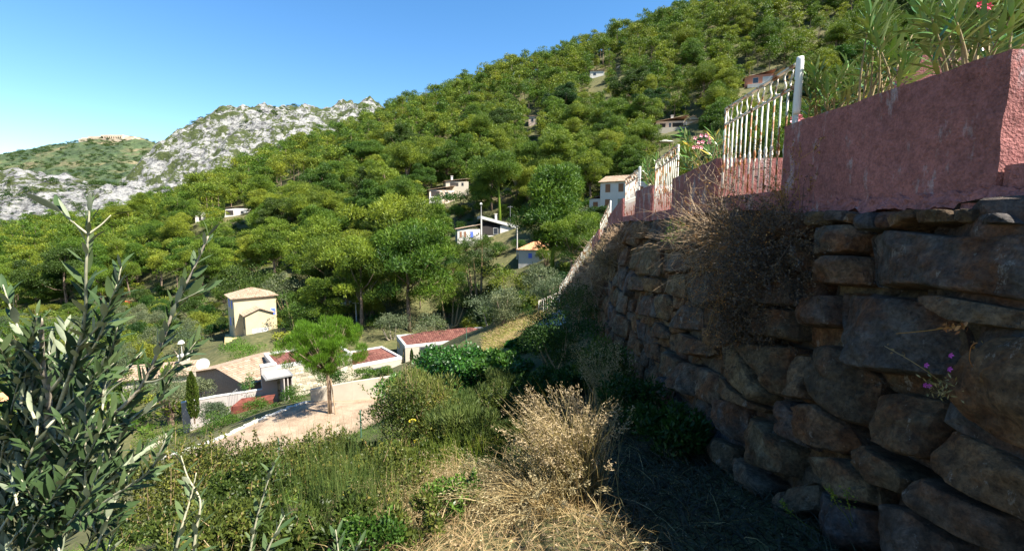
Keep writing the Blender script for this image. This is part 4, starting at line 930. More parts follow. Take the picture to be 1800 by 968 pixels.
pole(846, 395, 360, 112, 'white street lamp behind the white villa', 'white_trim', .08, True)
pole(897, 395, 362, 112, 'thin metal pole standing between the white villa and the pines', 'grey_metal', .08)
pole(321, 634, 602, 64, 'small street lamp behind the tiled cottage', 'white_trim', .06, True)
w3 = pole(1012, 470, 425, 80, 'thin wooden pole below the descending stairs', 'wood', .1)
for a, c in ((w1, w2), (w1, P(300, 620, 70)), (w2, w3)):
    pts = [a.lerp(c, k / 12) - Vector((0, 0, 1.2 * 4 * (k / 12) * (1 - k / 12))) for k in range(13)]
    o_ = link('overhead_wire', tube(MB(), pts, .018, 4).mesh('overhead_wire'), M['dark'], label='thin dark overhead wire sagging across the valley bushes', cat='wire', group='overhead wires')
for px, D, h in ((635, 15.5, 1.05), (548, 34, 1.2), (646, 34.3, 1.2), (820, 40, 1.8), (492, 15, 1.0)):
    b0 = at(px, D); r_ = link('fence_post', tube(MB(), [b0 - Vector((0, 0, .3)), b0 + Vector((0, 0, h))], .028, 6).mesh('fence_post'), M['green_post'], label={635: 'green wire fence post in front of the sandy terrace', 548: 'green fence post at the low end of the cream retaining wall', 646: 'green fence post midway along the cream retaining wall', 820: 'green fence post before the long cream villa', 492: 'green fence post among shrubs below the sandy terrace'}[px], cat='post', group='green fence posts')
# ------------------------------------------------------------------ trees
def crown_cloud(mb, rng, centers, radii, n_each, L, W, flat=.75, up=.5, base_t=None):
    for c, r in zip(centers, radii):
        d = sph(rng, n_each); d[:, 2] = np.where(d[:, 2] < -.35, -d[:, 2] * .6, d[:, 2]); d = unit(d)
        rad = r * (.45 + .6 * rng.random(n_each) ** .6)[:, None]
        p = c + d * rad * np.array([1, 1, flat])
        dr = d * .55 + np.array([0, 0, up]) + rng.normal(size=(n_each, 3)) * .6
        t0 = rng.random() * .5 + .12 if base_t is None else base_t
        leafq(mb, p, dr, L * rng.uniform(.6, 1.25, n_each), W * rng.uniform(.7, 1.3, n_each), rng, np.clip(t0 + rng.normal(0, .16, n_each), 0, 1), nrm=d)
def pine_variant(seed, H=11., W=7.5, ncl=46, ntuft=150, style='round', L=.36, Wd=.075):
    rng = np.random.default_rng(seed); tk, cr = MB(), MB()
    lean = rng.uniform(-.08, .08, 2) * H; pts = []
    for k in range(7):
        u = k / 6; pts.append((lean[0] * u ** 1.5 + .15 * math.sin(u * 5 + seed), lean[1] * u ** 1.5 + .12 * math.cos(u * 4 + seed), H * .86 * u - (.4 if k == 0 else 0)))
    tube(tk, pts, [.22 * H / 11 * (1 - .8 * k / 6) + .02 for k in range(7)], 7)
    cs, rs = [], []
    zc = {'round': .60, 'umbrella': .76, 'cone': .54}[style]; hz = {'round': .36, 'umbrella': .19, 'cone': .44}[style]
    while len(cs) < ncl:
        d = sph(rng, 1)[0]; rr = rng.random() ** .45
        x, y, z = d * rr
        wz_ = 1.0
        if style == 'cone': wz_ = 1.05 - .55 * (z + 1) / 2 * 1.2
        if style == 'round': wz_ = 1.0 - .25 * max(0, z)
        a_ = math.atan2(y, x); lob = 1 + .22 * math.sin(3 * a_ + seed) + .12 * math.sin(5 * a_ + 2 * seed)
        cs.append(np.array([x * W / 2 * .86 * wz_ * lob + lean[0] * .8, y * W / 2 * .86 * wz_ * lob + lean[1] * .8, H * (zc + hz * z)])); rs.append(H * rng.uniform(.085, .14) * (1.15 if style == 'umbrella' else 1))
    for i in range(0, ncl, 3):
        c = cs[i]; zz = max(.3 * H, c[2] - .22 * H); s = np.array([lean[0] * (zz / H) ** 1.5, lean[1] * (zz / H) ** 1.5, zz]); m = (s + c) / 2 + np.array([0, 0, -.03 * H])
        tube(tk, [s, m, c], [.075 * H / 11, .05 * H / 11, .02], 5)
    crown_cloud(cr, rng, cs, rs, ntuft, L * H / 11, Wd * H / 11)
    return tk, cr
M['pine_key'] = leaf_mat('yellow_green_pine_needles', [(0, (.036, .068, .008)), (.45, (.10, .15, .012)), (1, (.19, .24, .020))], trans=.25, vary=.08)  # yellow-green of the prominent pines, with little random variation
VAR = []
for i, (st, H, W) in enumerate([('round', 11, 8), ('round', 12, 7.4), ('cone', 12.5, 7), ('umbrella', 11, 8.5), ('round', 9.5, 7.6), ('cone', 11, 6.2), ('umbrella', 12, 7.5), ('round', 10.5, 8.8), ('round', 8, 8.4), ('round', 7.5, 7)]):
    tk, cr = pine_variant(11 + i * 7, H, W, 44 if st != 'umbrella' else 36, 600, st, *((.32, .13) if i >= 8 else ()))
    mt, mc = tk.mesh('trunk', True), cr.mesh('crown'); mt.materials.append(M['bark']); mc.materials.append(M['pine'] if i < 8 else M['dark_green'] if i == 8 else M['green']); VAR.append((mt, mc, H, W))
LOW = []
for i, (st, H, W) in enumerate([('round', 11, 8), ('cone', 12, 6.6), ('umbrella', 11, 8), ('round', 10, 8.4)]):
    tk, cr = pine_variant(211 + i * 5, H, W, 26, 70, st, L=.60, Wd=.19); LOW.append((tk, cr, H, W))
NT = [0]
def put_pine(v, loc, s, rz, label, group, name='pine_tree', mat=None, sz=1.0):
    mt, mc, H, W = VAR[v % len(VAR)]
    r_ = root(name, loc, label, 'tree', group, rz); r_.scale = (s, s, s * sz)
    link('trunk', mt, None, r_); c_ = link('crown', mc, None, r_)
    NT[0] += 1; return r_
# prominent pines, traced: (px, y top, y base, D, variant, label)
KEY = [(690, 335, 512, 84, 7, 'large broad bright pine standing in front of the other pines above the wires'), (968, 292, 478, 74, 1, 'tall bright green pine beside the orange roofed house'),
       (560, 385, 512, 98, 0, 'dense rounded pine above the bend of the valley road'), (878, 268, 372, 118, 3, 'wide dark pine standing over the white villa chimney'), (990, 226, 340, 128, 7, 'huge rounded pine on the slope above the grey house wing'),
       (765, 352, 450, 104, 5, 'slender yellow-green pine below the stone based villa'), (640, 395, 520, 92, 4, 'pine partly behind the large broad bright pine')]
taken = []
for px, yt, yb, D, v, lab in KEY:
    b0 = P(px, yb, D); g = tz(b0.x, b0.y); b0.z = min(b0.z, g + .3); top = P(px, yt, D).z; h = top - b0.z
    kp_ = put_pine(v, b0, h / VAR[v][2] / .97, random.Random(px).random() * 6, lab, None); sl = kp_.children[1].material_slots[0]; sl.link = 'OBJECT'; sl.material = M['pine_key']; taken.append((b0.x, b0.y, 4.5))
# parapet skyline: anything behind it is never seen
def hidden(px, ytop):
    if px > 1365: return ytop > 232 - (px - 1365) * .33
    if px > 1100: return ytop > 395
    return False
rf = np.random.default_rng(77)
cand = []
N_ = 40000
Yc = rf.uniform(62, 330, N_) ; Uc = rf.uniform(-1.25, 1.2, N_); Xc = Uc * Yc
keepd = rf.random(N_) < (Yc / 330); Xc, Yc = Xc[keepd], Yc[keepd]
Zc = terr(Xc, Yc)
cell = {}
def ok(x, y, r):
    i, j = int(x // 8), int(y // 8)
    for a in range(i - 1, i + 2):
        for b_ in range(j - 1, j + 2):
            for (xx, yy, rr) in cell.get((a, b_), ()):
                if (x - xx) ** 2 + (y - yy) ** 2 < (r + rr) ** 2: return False
    return True
def reg(x, y, r): cell.setdefault((int(x // 8), int(y // 8)), []).append((x, y, r))
for q in taken: reg(q[0], q[1], 2.6)
hw = [(P(px, 400, D).x, D, hwpx / FPX * D) for px, yt, hwpx, D in HOUSES]
# patches that are open garrigue, road, gardens (in the picture's lower middle)
def open_ground(px, py, D):
    if D < 74 and px < 1000: return True
    if D < 92 and px < 430: return True
    if 480 < px < 565 and 330 < py < 378: return True
    if px > 740 and px < 1000 and py > 405 and D < 110: return True
    if 380 < px < 560 and py > 500: return True
    if px < 380 and py > 520 and D < 135: return True
    return False
trees = []
for x, y, z in zip(Xc, Yc, Zc):
    r = rf.uniform(2.3, 3.6) * (.82 if y > 140 else 1)
    if not ok(x, y, r * .92): continue
    s = float(np.clip(rf.normal(1.05, .27), .5, 1.65)); H = 11 * s
    pb = proj((x, y, z)); pt = proj((x, y, z + H))
    if pb is None or pb[0] < -90 or pb[0] > 1880 or pt[1] > 980: continue
    if open_ground(pb[0], pb[1], y): continue
    if hidden(pb[0], pt[1]): continue
    hwpx = 4 * s / y * FPX; bad = False
    for px, yt, hp, D in HOUSES:
        if abs(pb[0] - px) < hp + hwpx * .55 and y < D + 9:
            if y > D - 6 and abs(pb[0] - px) < hp + 3: bad = True; break
            if pt[1] < yt + 44 and pb[1] > yt and y < D: bad = True; break
    if bad: continue
    # crest of the left spur: keep trees a little lower so that the limestone shows
    reg(x, y, r); trees.append((pb[1] - pt[1], x, y, z, s))
trees.sort(reverse=True)
print('TREES', len(trees))
for k, (hp, x, y, z, s) in enumerate(trees[:300 - len(KEY)]):
    v = int(rf.integers(0, len(VAR)))
    put_pine(v, (x, y, z - .2), s * 11 / VAR[v][2], rf.random() * 6.28, *(('Aleppo pine of the forest covering the hillside', 'pines of the hillside forest') if v < 8 else ('rounded dark oak growing among the hillside pines', 'oaks of the hillside forest')), name='pine_tree' if v < 8 else 'oak_tree', sz=rf.uniform(.9, 1.12))
def merge_copies(srcs, items, rng):
    """srcs: list of (V, Q, T, tint); items: (index, x, y, z, scale) -> one MB"""
    mb = MB()
    for i, x, y, z, s in items:
        V, Q, T, tn = srcs[i % len(srcs)]; a = rng.random() * 6.28; c_, s_ = math.cos(a), math.sin(a)
        W_ = V @ np.array([[c_, s_, 0], [-s_, c_, 0], [0, 0, 1]]) * s * np.array([1, 1, rng.uniform(.85, 1.1)]) + np.array([x, y, z])
        mb.add(W_, Q, T, np.clip(tn + rng.normal(-.06, .2), 0, 1))
    return mb
def flat_src(mb): return (np.concatenate(mb.V), np.concatenate(mb.Q) if mb.Q else None, np.concatenate(mb.T) if mb.T else None, np.concatenate(mb.t))
def gn_scatter(name, meshes, items, rng, mat, zj=(.85, 1.1), **k):
    """uncountable growth: one object that instances a few source meshes on points"""
    me = bpy.data.meshes.new(name); n = len(items); me.vertices.add(n)
    me.vertices.foreach_set('co', np.array([q[1:4] for q in items], np.float32).ravel())
    a = me.attributes.new('src', 'INT', 'POINT'); a.data.foreach_set('value', np.array([q[0] % len(meshes) for q in items], np.int32))
    a = me.attributes.new('rotz', 'FLOAT_VECTOR', 'POINT'); rz = np.zeros((n, 3), np.float32); rz[:, 2] = rng.random(n) * 6.283; a.data.foreach_set('vector', rz.ravel())
    a = me.attributes.new('scl', 'FLOAT_VECTOR', 'POINT'); s = np.array([q[4] for q in items], np.float32)[:, None] * np.ones((1, 3), np.float32); s[:, 2] *= rng.uniform(zj[0], zj[1], n); a.data.foreach_set('vector', s.ravel())
    o_ = link(name, me, mat, **k)
    ng = bpy.data.node_groups.new(name, 'GeometryNodeTree'); ng.interface.new_socket('Geometry', in_out='INPUT', socket_type='NodeSocketGeometry'); ng.interface.new_socket('Geometry', in_out='OUTPUT', socket_type='NodeSocketGeometry')
    gi, go = ng.nodes.new('NodeGroupInput'), ng.nodes.new('NodeGroupOutput'); ip = ng.nodes.new('GeometryNodeInstanceOnPoints'); jn = ng.nodes.new('GeometryNodeJoinGeometry')
    for m in meshes:
        if not m.materials: m.materials.append(mat)
        so = bpy.data.objects.new(name + '_source', m); oi = ng.nodes.new('GeometryNodeObjectInfo'); oi.inputs['Object'].default_value = so; oi.inputs['As Instance'].default_value = True; ng.links.new(oi.outputs['Geometry'], jn.inputs[0])
    def attr(nm, ty): q = ng.nodes.new('GeometryNodeInputNamedAttribute'); q.data_type = ty; q.inputs['Name'].default_value = nm; return q.outputs['Attribute']
    er = ng.nodes.new('FunctionNodeEulerToRotation'); ng.links.new(attr('rotz', 'FLOAT_VECTOR'), er.inputs[0])
    ip.inputs['Pick Instance'].default_value = True
    ng.links.new(gi.outputs[0], ip.inputs['Points']); ng.links.new(jn.outputs[0], ip.inputs['Instance']); ng.links.new(attr('src', 'INT'), ip.inputs['Instance Index']); ng.links.new(er.outputs[0], ip.inputs['Rotation']); ng.links.new(attr('scl', 'FLOAT_VECTOR'), ip.inputs['Scale'])
    ng.links.new(ip.outputs[0], go.inputs[0]); md = o_.modifiers.new('scatter', 'NODES'); md.node_group = ng
    return o_
rest = trees[300 - len(KEY):]
if rest:
    crn = [c.mesh('pine_crown') for _, c, _, _ in LOW]; tks = []
    for t_, _, H, W in LOW:
        m2 = MB(); tube(m2, [(0, 0, -.5), (.1, 0, H * .8)], [.2, .06], 4); tks.append(flat_src(m2))
    it = [(int(rf.integers(0, 4)), x, y, z, s) for _, x, y, z, s in rest]
    r_ = gn_scatter('distant_pine_forest', crn, it, np.random.default_rng(1), M['pine'], label='mass of distant pines towards the ridge of the hill', cat='forest', kind='stuff')
    link('trunks', merge_copies(tks, it, np.random.default_rng(1)).mesh('trunks'), M['bark'], r_, kind='stuff')
# low scrub under and between the pines
def bush_src(seed, n, L, W, ncl=7):
    rng = np.random.default_rng(seed); mb = MB(); cs = [np.array([*(rng.normal(0, .42, 2)), rng.uniform(.25, .75)]) for _ in range(ncl)]
    crown_cloud(mb, rng, cs, [rng.uniform(.28, .48) for _ in cs], n // ncl, L, W, .8, .4); return mb
def bush_meshes(mat):
    ms = [bush_src(400 + i, 210, .26, .11).mesh('scrub_bush') for i in range(4)]
    for m in ms: m.materials.append(mat)
    return ms
items = []
Yb = rf.uniform(40, 300, 9000); Xb = rf.uniform(-1.2, 1.15, 9000) * Yb; kp = rf.random(9000) < Yb / 300; Xb, Yb = Xb[kp], Yb[kp]; Zb = terr(Xb, Yb)
sand_px = lambda px, D: (D < 38 and px < 740)
for x, y, z in zip(Xb, Yb, Zb):
    pb = proj((x, y, z))
    if pb is None or not -60 < pb[0] < 1860 or hidden(pb[0], pb[1] - 10) or sand_px(pb[0], y): continue
    if any(abs(pb[0] - px) < hp * 1.05 and abs(y - D) < 9 for px, yt, hp, D in HOUSES): continue
    if 395 < pb[0] < 485 and 575 < pb[1] < 620: continue
    if 300 < pb[0] < 860 and 600 < pb[1] < 720 and y < 70: continue
    items.append((int(rf.integers(0, 4)), x, y, z - .1, rf.uniform(.9, 2.3)))
h = len(items) // 2
gn_scatter('hillside_scrub', bush_meshes(M['green']), items[:h], rf, M['green'], label='low green scrub growing between the hillside pines', cat='scrub', kind='stuff')
gn_scatter('grey_green_scrub', bush_meshes(M['lime']), items[h:], rf, M['lime'], label='yellowish low scrub growing between the hillside pines', cat='scrub', kind='stuff')
# scrub and small trees on the limestone
items = []
for f, x0, x1, y0, y1, n in ((frock, -430, 40, 430, 760, 2600), (fcr, -560, -190, 350, 470, 1500)):
    x = rf.uniform(x0, x1, n); y = rf.uniform(y0, y1, n); z = f(x, y)
    for a, b_, c_ in zip(x, y, z):
        nn = noise.fractal(Vector((a * .012, b_ * .012, 4.2)), 1, 2, 4)
        if nn > .02: items.append((int(rf.integers(0, 4)), a, b_, c_ - .5, rf.uniform(1.2, 2.6) * (1.7 if rf.random() < .18 else 1)))
gn_scatter('limestone_scrub', bush_meshes(M['dark_green']), items, rf, M['dark_green'], label='dark scrub and bushes scattered over the pale limestone hills', cat='scrub', kind='stuff')
items = []
for i in range(2600):
    a, b_ = rf.uniform(-1950, -500), rf.uniform(950, 1700); px = 900 + FPX * a / b_
    if -60 < px < 320: items.append((int(rf.integers(0, 4)), a, b_, 0, rf.uniform(4, 8.5)))
xy = np.array([(q[1], q[2]) for q in items]); zz = ff(xy[:, 0], xy[:, 1])
items = [(q[0], q[1], q[2], z - 1, q[4]) for q, z in zip(items, zz)]
gn_scatter('far_hill_woods', bush_meshes(M['dark_green']), items, rf, M['dark_green'], label='dark woods on the far hill below the fort', cat='woods', kind='stuff')

# ------------------------------------------------------------------ shrubs and garden trees of the valley, one by one
def shrub(name, loc, w_, h_, n, L, W, mat, label, cat='shrub', group=None, seed=0, ncl=14, trunk=.0, up=.4, stems=5, tmat='twig', dens=1.0, flat=.9, sprigs=0):
    rng = np.random.default_rng(seed + 1000); loc = Vector(loc); r_ = root(name, loc, label, cat, group)
    cs, rs = [], []
    for i in range(ncl):
        d = sph(rng, 1)[0]; rr = rng.random() ** .4
        cs.append(np.array([d[0] * rr * w_ * .38, d[1] * rr * w_ * .38, trunk + (h_ - trunk) * (.5 + .34 * d[2] * rr)])); rs.append(rng.uniform(.16, .27) * min(w_, (h_ - trunk) * 1.3) / (ncl / 14) ** .2)
    mb = MB(); crown_cloud(mb, rng, cs, rs, max(8, n // ncl), L, W, flat, up); sp = MB()
    for i in range(sprigs):
        c = Vector(cs[rng.integers(0, ncl)]); d = Vector((rng.normal(0, .35), rng.normal(0, .35), 1)).normalized(); l_ = h_ * rng.uniform(.3, .62); e = c + d * l_; m_ = 26; u = rng.uniform(.25, 1, (m_, 1)); pp = np.array(c[:]) * (1 - u) + np.array(e[:]) * u
        tube(sp, [c, e], [.004, .002], 4, .6, False); leafq(mb, pp, rng.normal(size=(m_, 3)) * .8 + np.array(d[:]) * .6, L * 1.05 * rng.uniform(.7, 1.2, m_), W * 1.1, rng, np.clip(rng.normal(.62, .2, m_), 0, 1))
    part(r_, 'foliage', mb, M[mat], world=False)
    if sprigs: part(r_, 'sprigs', sp, M[tmat], world=False, kind='stuff')
    mb = MB()
    for i in range(stems):
        c = cs[i % ncl]; b_ = rng.normal(0, .06, 2) * w_
        if trunk: tube(mb, [(b_[0] * .3, b_[1] * .3, -.2), (c[0] * .15, c[1] * .15, trunk * .6), (c[0] * .5, c[1] * .5, trunk * 1.1 + .1), tuple(c)], [.035 * h_, .03 * h_, .02 * h_, .006], 6)
        else: tube(mb, [(b_[0], b_[1], -.1), (c[0] * .6, c[1] * .6, c[2] * .5), tuple(c)], [.012 * h_, .009 * h_, .003], 5)
    part(r_, 'stems' if not trunk else 'trunk', mb, M[tmat], world=False); return r_
def grounded(px, D, up=0): p = at(px, D); return p
def bush_px(name, px, yt, yb, wpx, D, n, L, W, mat, label, **k):
    b0 = P(px, yb, D); g = tz(b0.x, b0.y); 
    if b0.z > g: b0.z = g
    top = P(px, yt, D).z; return shrub(name, b0, wpx / FPX * D, top - b0.z, n, L, W, mat, label, seed=px * 3 + yt, **k)
V_ = [('olive_tree', 872, 503, 600, 125, 44, 5200, .22, .06, 'olive_far', 'big silvery green olive tree next to the plain white railing', dict(trunk=.6, tmat='olive_bark', ncl=30, cat='tree')),
 ('olive_tree', 757, 540, 600, 70, 66, 2600, .26, .08, 'olive_far', 'grey olive tree behind the long red roof', dict(trunk=.8, tmat='olive_bark', cat='tree')),
 ('olive_tree', 690, 545, 600, 75, 70, 2600, .28, .08, 'olive_far', 'silvery olive tree behind the red roofed wing', dict(trunk=.8, tmat='olive_bark', cat='tree')),
 ('olive_tree', 333, 572, 640, 95, 70, 3000, .28, .08, 'olive_far', 'rounded grey-green olive tree behind the satellite dish', dict(trunk=.8, tmat='olive_bark', cat='tree')),
 ('olive_tree', 300, 648, 735, 110, 41, 4200, .20, .055, 'olive_far', 'old olive tree with dark twisted trunk in front of the cottage', dict(trunk=1.6, tmat='bark', ncl=20, cat='tree')),
 ('acacia_tree', 352, 648, 718, 60, 40.5, 2600, .18, .06, 'olive_far', 'small round tree with pale grey leaves against the brown gable', dict(trunk=.6, cat='tree')),
 ('leafy_tree', 524, 505, 600, 88, 73, 4200, .26, .11, 'green', 'bushy green tree right beside the yellow house', dict(trunk=.7, ncl=22, cat='tree')),
 ('leafy_tree', 430, 462, 520, 160, 98, 4200, .42, .18, 'dark_green', 'wide dark green tree crown behind the yellow house', dict(trunk=1, ncl=24, cat='tree')),
 ('leafy_tree', 505, 478, 530, 80, 95, 2400, .38, .14, 'olive_far', 'pale grey-green tree beyond the yellow house roof', dict(trunk=.8, cat='tree')),
 ('shrub', 428, 594, 632, 92, 58, 3200, .24, .06, 'pine_bright', 'vivid green clipped bush behind the bungalow roof', {}),
 ('shrub', 358, 545, 590, 100, 88, 2200, .34, .13, 'lime', 'yellow-green bush on the slope beside the yellow house', {}),
 ('leafy_tree', 842, 388, 478, 92, 84, 3600, .34, .14, 'dark_green', 'dark leafy tree in front of the white villa', dict(trunk=.8, ncl=20, cat='tree')),
 ('leafy_tree', 650, 505, 570, 75, 80, 2800, .30, .11, 'lime', 'yellow-green tree beside the concrete pole', dict(trunk=.7, cat='tree')),
 ('leafy_tree', 705, 500, 560, 85, 84, 2800, .30, .11, 'lime', 'yellow-green tree above the silvery olive' , dict(trunk=.7, cat='tree')),
 ('leafy_tree', 790, 478, 545, 80, 78, 2800, .30, .11, 'green', 'mid green tree under the overhead wire', dict(trunk=.7, cat='tree')),
 ('leafy_tree', 905, 455, 530, 90, 66, 2800, .28, .10, 'lime', 'light green bushy tree below the orange roofed house', dict(trunk=.7, cat='tree')),
 ('leafy_tree', 800, 330, 372, 66, 132, 1800, .5, .2, 'green', 'round garden tree in front of the stone based villa', dict(trunk=1, cat='tree')),
 ('leafy_tree', 1030, 362, 392, 50, 90, 1800, .32, .12, 'olive_far', 'silvery shrub at the foot of the grey house', dict(trunk=.3, cat='tree')),
 ('shrub', 250, 580, 640, 110, 80, 2200, .34, .13, 'lime', 'yellow-green thicket at the valley edge behind the olive shoots', {}),
 ('shrub', 150, 600, 660, 130, 82, 2200, .36, .14, 'lime', 'light green thicket beyond the olive shoots', {}),
 ('shrub', 60, 560, 640, 140, 85, 2200, .36, .14, 'green', 'green thicket far below at the valley edge', {}),
 ('shrub', 590, 640, 680, 70, 44, 2200, .18, .07, 'green', 'green hedge between the young pine and the villa', {}),
 ('shrub', 660, 640, 672, 110, 42, 3200, .18, .07, 'green', 'long green hedge above the cream retaining wall', {}),
 ('shrub', 520, 675, 715, 60, 37, 2200, .16, .05, 'green', 'green shrub at the foot of the stone clad wall', {}),
 ('shrub', 458, 702, 735, 80, 36, 2200, .16, .05, 'green', 'green shrub before the red paved slope', {}),
 ('shrub', 380, 702, 742, 60, 36, 5200, .16, .035, 'olive_far', 'silvery feathery shrub in front of the boundary wall', {}),
 ('shrub', 400, 722, 765, 110, 33, 3000, .16, .05, 'green', 'dense green shrub below the sandy terrace edge', {}),
 ('shrub', 440, 650, 684, 36, 41.5, 1200, .14, .05, 'bramble', 'small green shrub under the bungalow eave', {}),
 ('shrub', 295, 745, 800, 100, 32, 3000, .16, .05, 'green', 'green shrub beside the low cream garden wall', {}),
 ('shrub', 740, 585, 606, 45, 64, 900, .2, .07, 'lime', 'round yellow-green bush peeping over the long red roof', {}),
 ('shrub', 590, 585, 650, 50, 62, 1600, .24, .08, 'lime', 'yellow-green bush behind the young pine', {}),
]
for nm, px, yt, yb, wp, D, n, L, W, mt, lab, kw in V_: bush_px(nm, px, yt, yb, wp, D, n, L, W, mt, lab, **kw)

# bushes and small trees filling the valley, told apart only by where they stand
BV = []
for i, (mt, L, W, up) in enumerate((('green', .22, .085, .4), ('lime', .20, .08, .4), ('olive_far', .22, .055, .5), ('dark_green', .23, .10, .3), ('lime', .22, .045, .9), ('green', .20, .075, .5))):
    rng = np.random.default_rng(900 + i); f = MB(); cs = []
    for k in range(22):
        d = sph(rng, 1)[0] * rng.random() ** .4; cs.append(np.array([d[0] * 1.7, d[1] * 1.7, 1.75 + d[2] * 1.2]))
    crown_cloud(f, rng, cs, [rng.uniform(.55, .9) for _ in cs], 230, L, W, .9, up); st_ = MB()
    for k in range(6): tube(st_, [(rng.normal(0, .1), rng.normal(0, .1), -.4), tuple(cs[k] * .55), tuple(cs[k])], [.09, .06, .02], 5)
    fm, sm = f.mesh('foliage'), st_.mesh('stems', True); fm.materials.append(M[mt]); sm.materials.append(M['bark']); BV.append((fm, sm, ('green', 'yellow-green', 'silvery', 'dark green', 'feathery light green', 'mid green')[i]))
rb_ = np.random.default_rng(41); cnt = 0; cellb = []
for k in range(6000):
    y = rb_.uniform(40, 135); x = rb_.uniform(-1.2, .18) * y; px, py, _f = proj((x, y, tz(x, y)))
    if not -60 < px < 1000: continue
    if y < 76 and 285 < px < 870 and py < 745: continue
    if y < 42 and px < 760: continue
    if 395 < px < 480 and 560 < py < 625: continue
    if 535 < px < 620 and 535 < py < 556: continue
    s = rb_.uniform(.55, 1.25)
    if any(abs(px - hx) < hp + 6 and y < D + 4 and py - 3.2 * s / y * FPX < yt + 42 for hx, yt, hp, D in HOUSES): continue
    if any((x - a) ** 2 + (y - b_) ** 2 < (1.2 * (s + c)) ** 2 for a, b_, c in cellb): continue
    if not ok(x, y, 1.2): continue
    cellb.append((x, y, s)); i = int(rb_.integers(0, len(BV))); r_ = root('bush', (x, y, tz(x, y) - .1), BV[i][2] + ' bush in the dense thickets of the valley', 'bush', BV[i][2] + ' valley bushes', rb_.random() * 6.28)
    r_.scale = (s, s, s * rb_.uniform(.8, 1.25)); link('foliage', BV[i][0], None, r_); link('stems', BV[i][1], None, r_); cnt += 1
    if cnt >= 300: break
print('BUSHES', cnt)
# cypresses
def cypress(px, yt, yb, D, wpx, label):
    b0 = P(px, yb, D); h = (yb - yt) / FPX * D; wd = wpx / FPX * D; rng = np.random.default_rng(px); r_ = root('cypress_tree', b0, label, 'tree'); n = 2600
    z = rng.random(n) ** .85; a = rng.random(n) * 6.28; rr = wd / 2 * np.sin(np.clip(z * .93 + .12, 0, 1) * math.pi) ** .6 * (.65 + .4 * rng.random(n))
    p = np.stack([np.cos(a) * rr, np.sin(a) * rr, z * h * .95 + .1], 1); d = np.stack([np.cos(a) * .35, np.sin(a) * .35, np.ones(n)], 1) + rng.normal(size=(n, 3)) * .15
    mb = MB(); leafq(mb, p, d, .07 * h * rng.uniform(.7, 1.3, n), .018 * h, rng); part(r_, 'crown', mb, M['dark_green'], world=False)
    part(r_, 'trunk', tube(MB(), [(0, 0, -.3), (0, 0, h * .8)], [.05 * wd + .03, .02], 6), M['bark'], world=False)
cypress(342, 648, 738, 37.4, 17, 'slim dark cypress in front of the pale boundary wall')
cypress(724, 612, 640, 59, 6, 'tiny cypress at the corner door of the long cream villa')
cypress(392, 345, 382, 186, 7, 'thin cypress beside the white bungalow on the slope')
for px, yt in ((502, 335), (518, 340), (525, 338)): cypress(px, yt, 356, 172, 4, {502: 'thin cypress on the dry terraces, next to the pine trunks', 518: 'thin cypress in the middle of the dry terraces', 525: 'thin cypress at the bushy end of the dry terraces'}[px])

# young pine with stakes on the sandy terrace
b0 = P(580, 728, 30); b0.z = tz(b0.x, b0.y) + .05; hp = P(575, 552, 30).z - b0.z; rng = np.random.default_rng(9)
r_ = root('young_pine', b0, 'young stone pine with a vivid green round crown and wooden stakes on the sandy terrace', 'tree')
tk = MB(); tube(tk, [(0, 0, -.3), (.03, 0, hp * .3), (-.08, 0, hp * .45), (-.05, 0, hp * .7)], [.15, .12, .10, .04], 8)
cr = MB(); cs, rs = [], []
for i in range(125):
    d = sph(rng, 1)[0]; q = rng.random() ** .4; cs.append(np.array([d[0] * q * 2.85 - .2, d[1] * q * 2.85, hp * .675 + d[2] * q * hp * .265])); rs.append(rng.uniform(.28, .45))
    if i % 3 == 0: tube(tk, [(-.06, 0, hp * .42), tuple((cs[-1] + np.array([0, 0, hp * .40])) / 2), tuple(cs[-1])], [.06, .035, .01], 5)
for c, rr in zip(cs, rs):
    n = 330; d = sph(rng, n); d[:, 2] = d[:, 2] * .8 + .1; p = c + d * rr * (.5 + .5 * rng.random(n))[:, None]
    leafq(cr, p, d * .6 + np.array([0, 0, 1.0]) + rng.normal(size=(n, 3)) * .25, rng.uniform(.18, .34, n), rng.uniform(.014, .028, n), rng, np.clip(rng.normal(.45, .22, n), 0, 1))
part(r_, 'trunk', tk, M['bark'], True, world=False); part(r_, 'crown', cr, M['pine_bright'], world=False)
for dx in (.38, -.12): part(r_, 'stake', tube(MB(), [(dx + .08, -.1, -.3), (dx * .5, -.08, hp * .36)], .045, 6), M['wood'], world=False)
# ------------------------------------------------------------------ foreground
# olive leaf: two skins, glossy green above, pale felt below
def leaf_mesh(name, L, W, bend, fold, mats, rows=6):
    V = []; Q = []; mi = []
    for side in (0, 1):
        b0 = len(V)
        for i in range(rows + 1):
            u = i / rows; w_ = W / 2 * math.sin(math.pi * min(1, u * .96 + .04)) ** .75 if 0 < i < rows else W * .03; z = -bend * u * u * L - side * .0006
            for s in (-1, 0, 1): V.append((u * L, s * w_, z + (fold * w_ if s else 0)))
        for i in range(rows):
            for k in range(2):
                q = (b0 + i * 3 + k, b0 + (i + 1) * 3 + k, b0 + (i + 1) * 3 + k + 1, b0 + i * 3 + k + 1); Q.append(q if side == 0 else q[::-1]); mi.append(side)
    mb = MB(); mb.add(V, Q); me = mb.mesh(name, True)
    for m in mats: me.materials.append(m)
    me.polygons.foreach_set('material_index', np.array(mi, np.int32)); return me
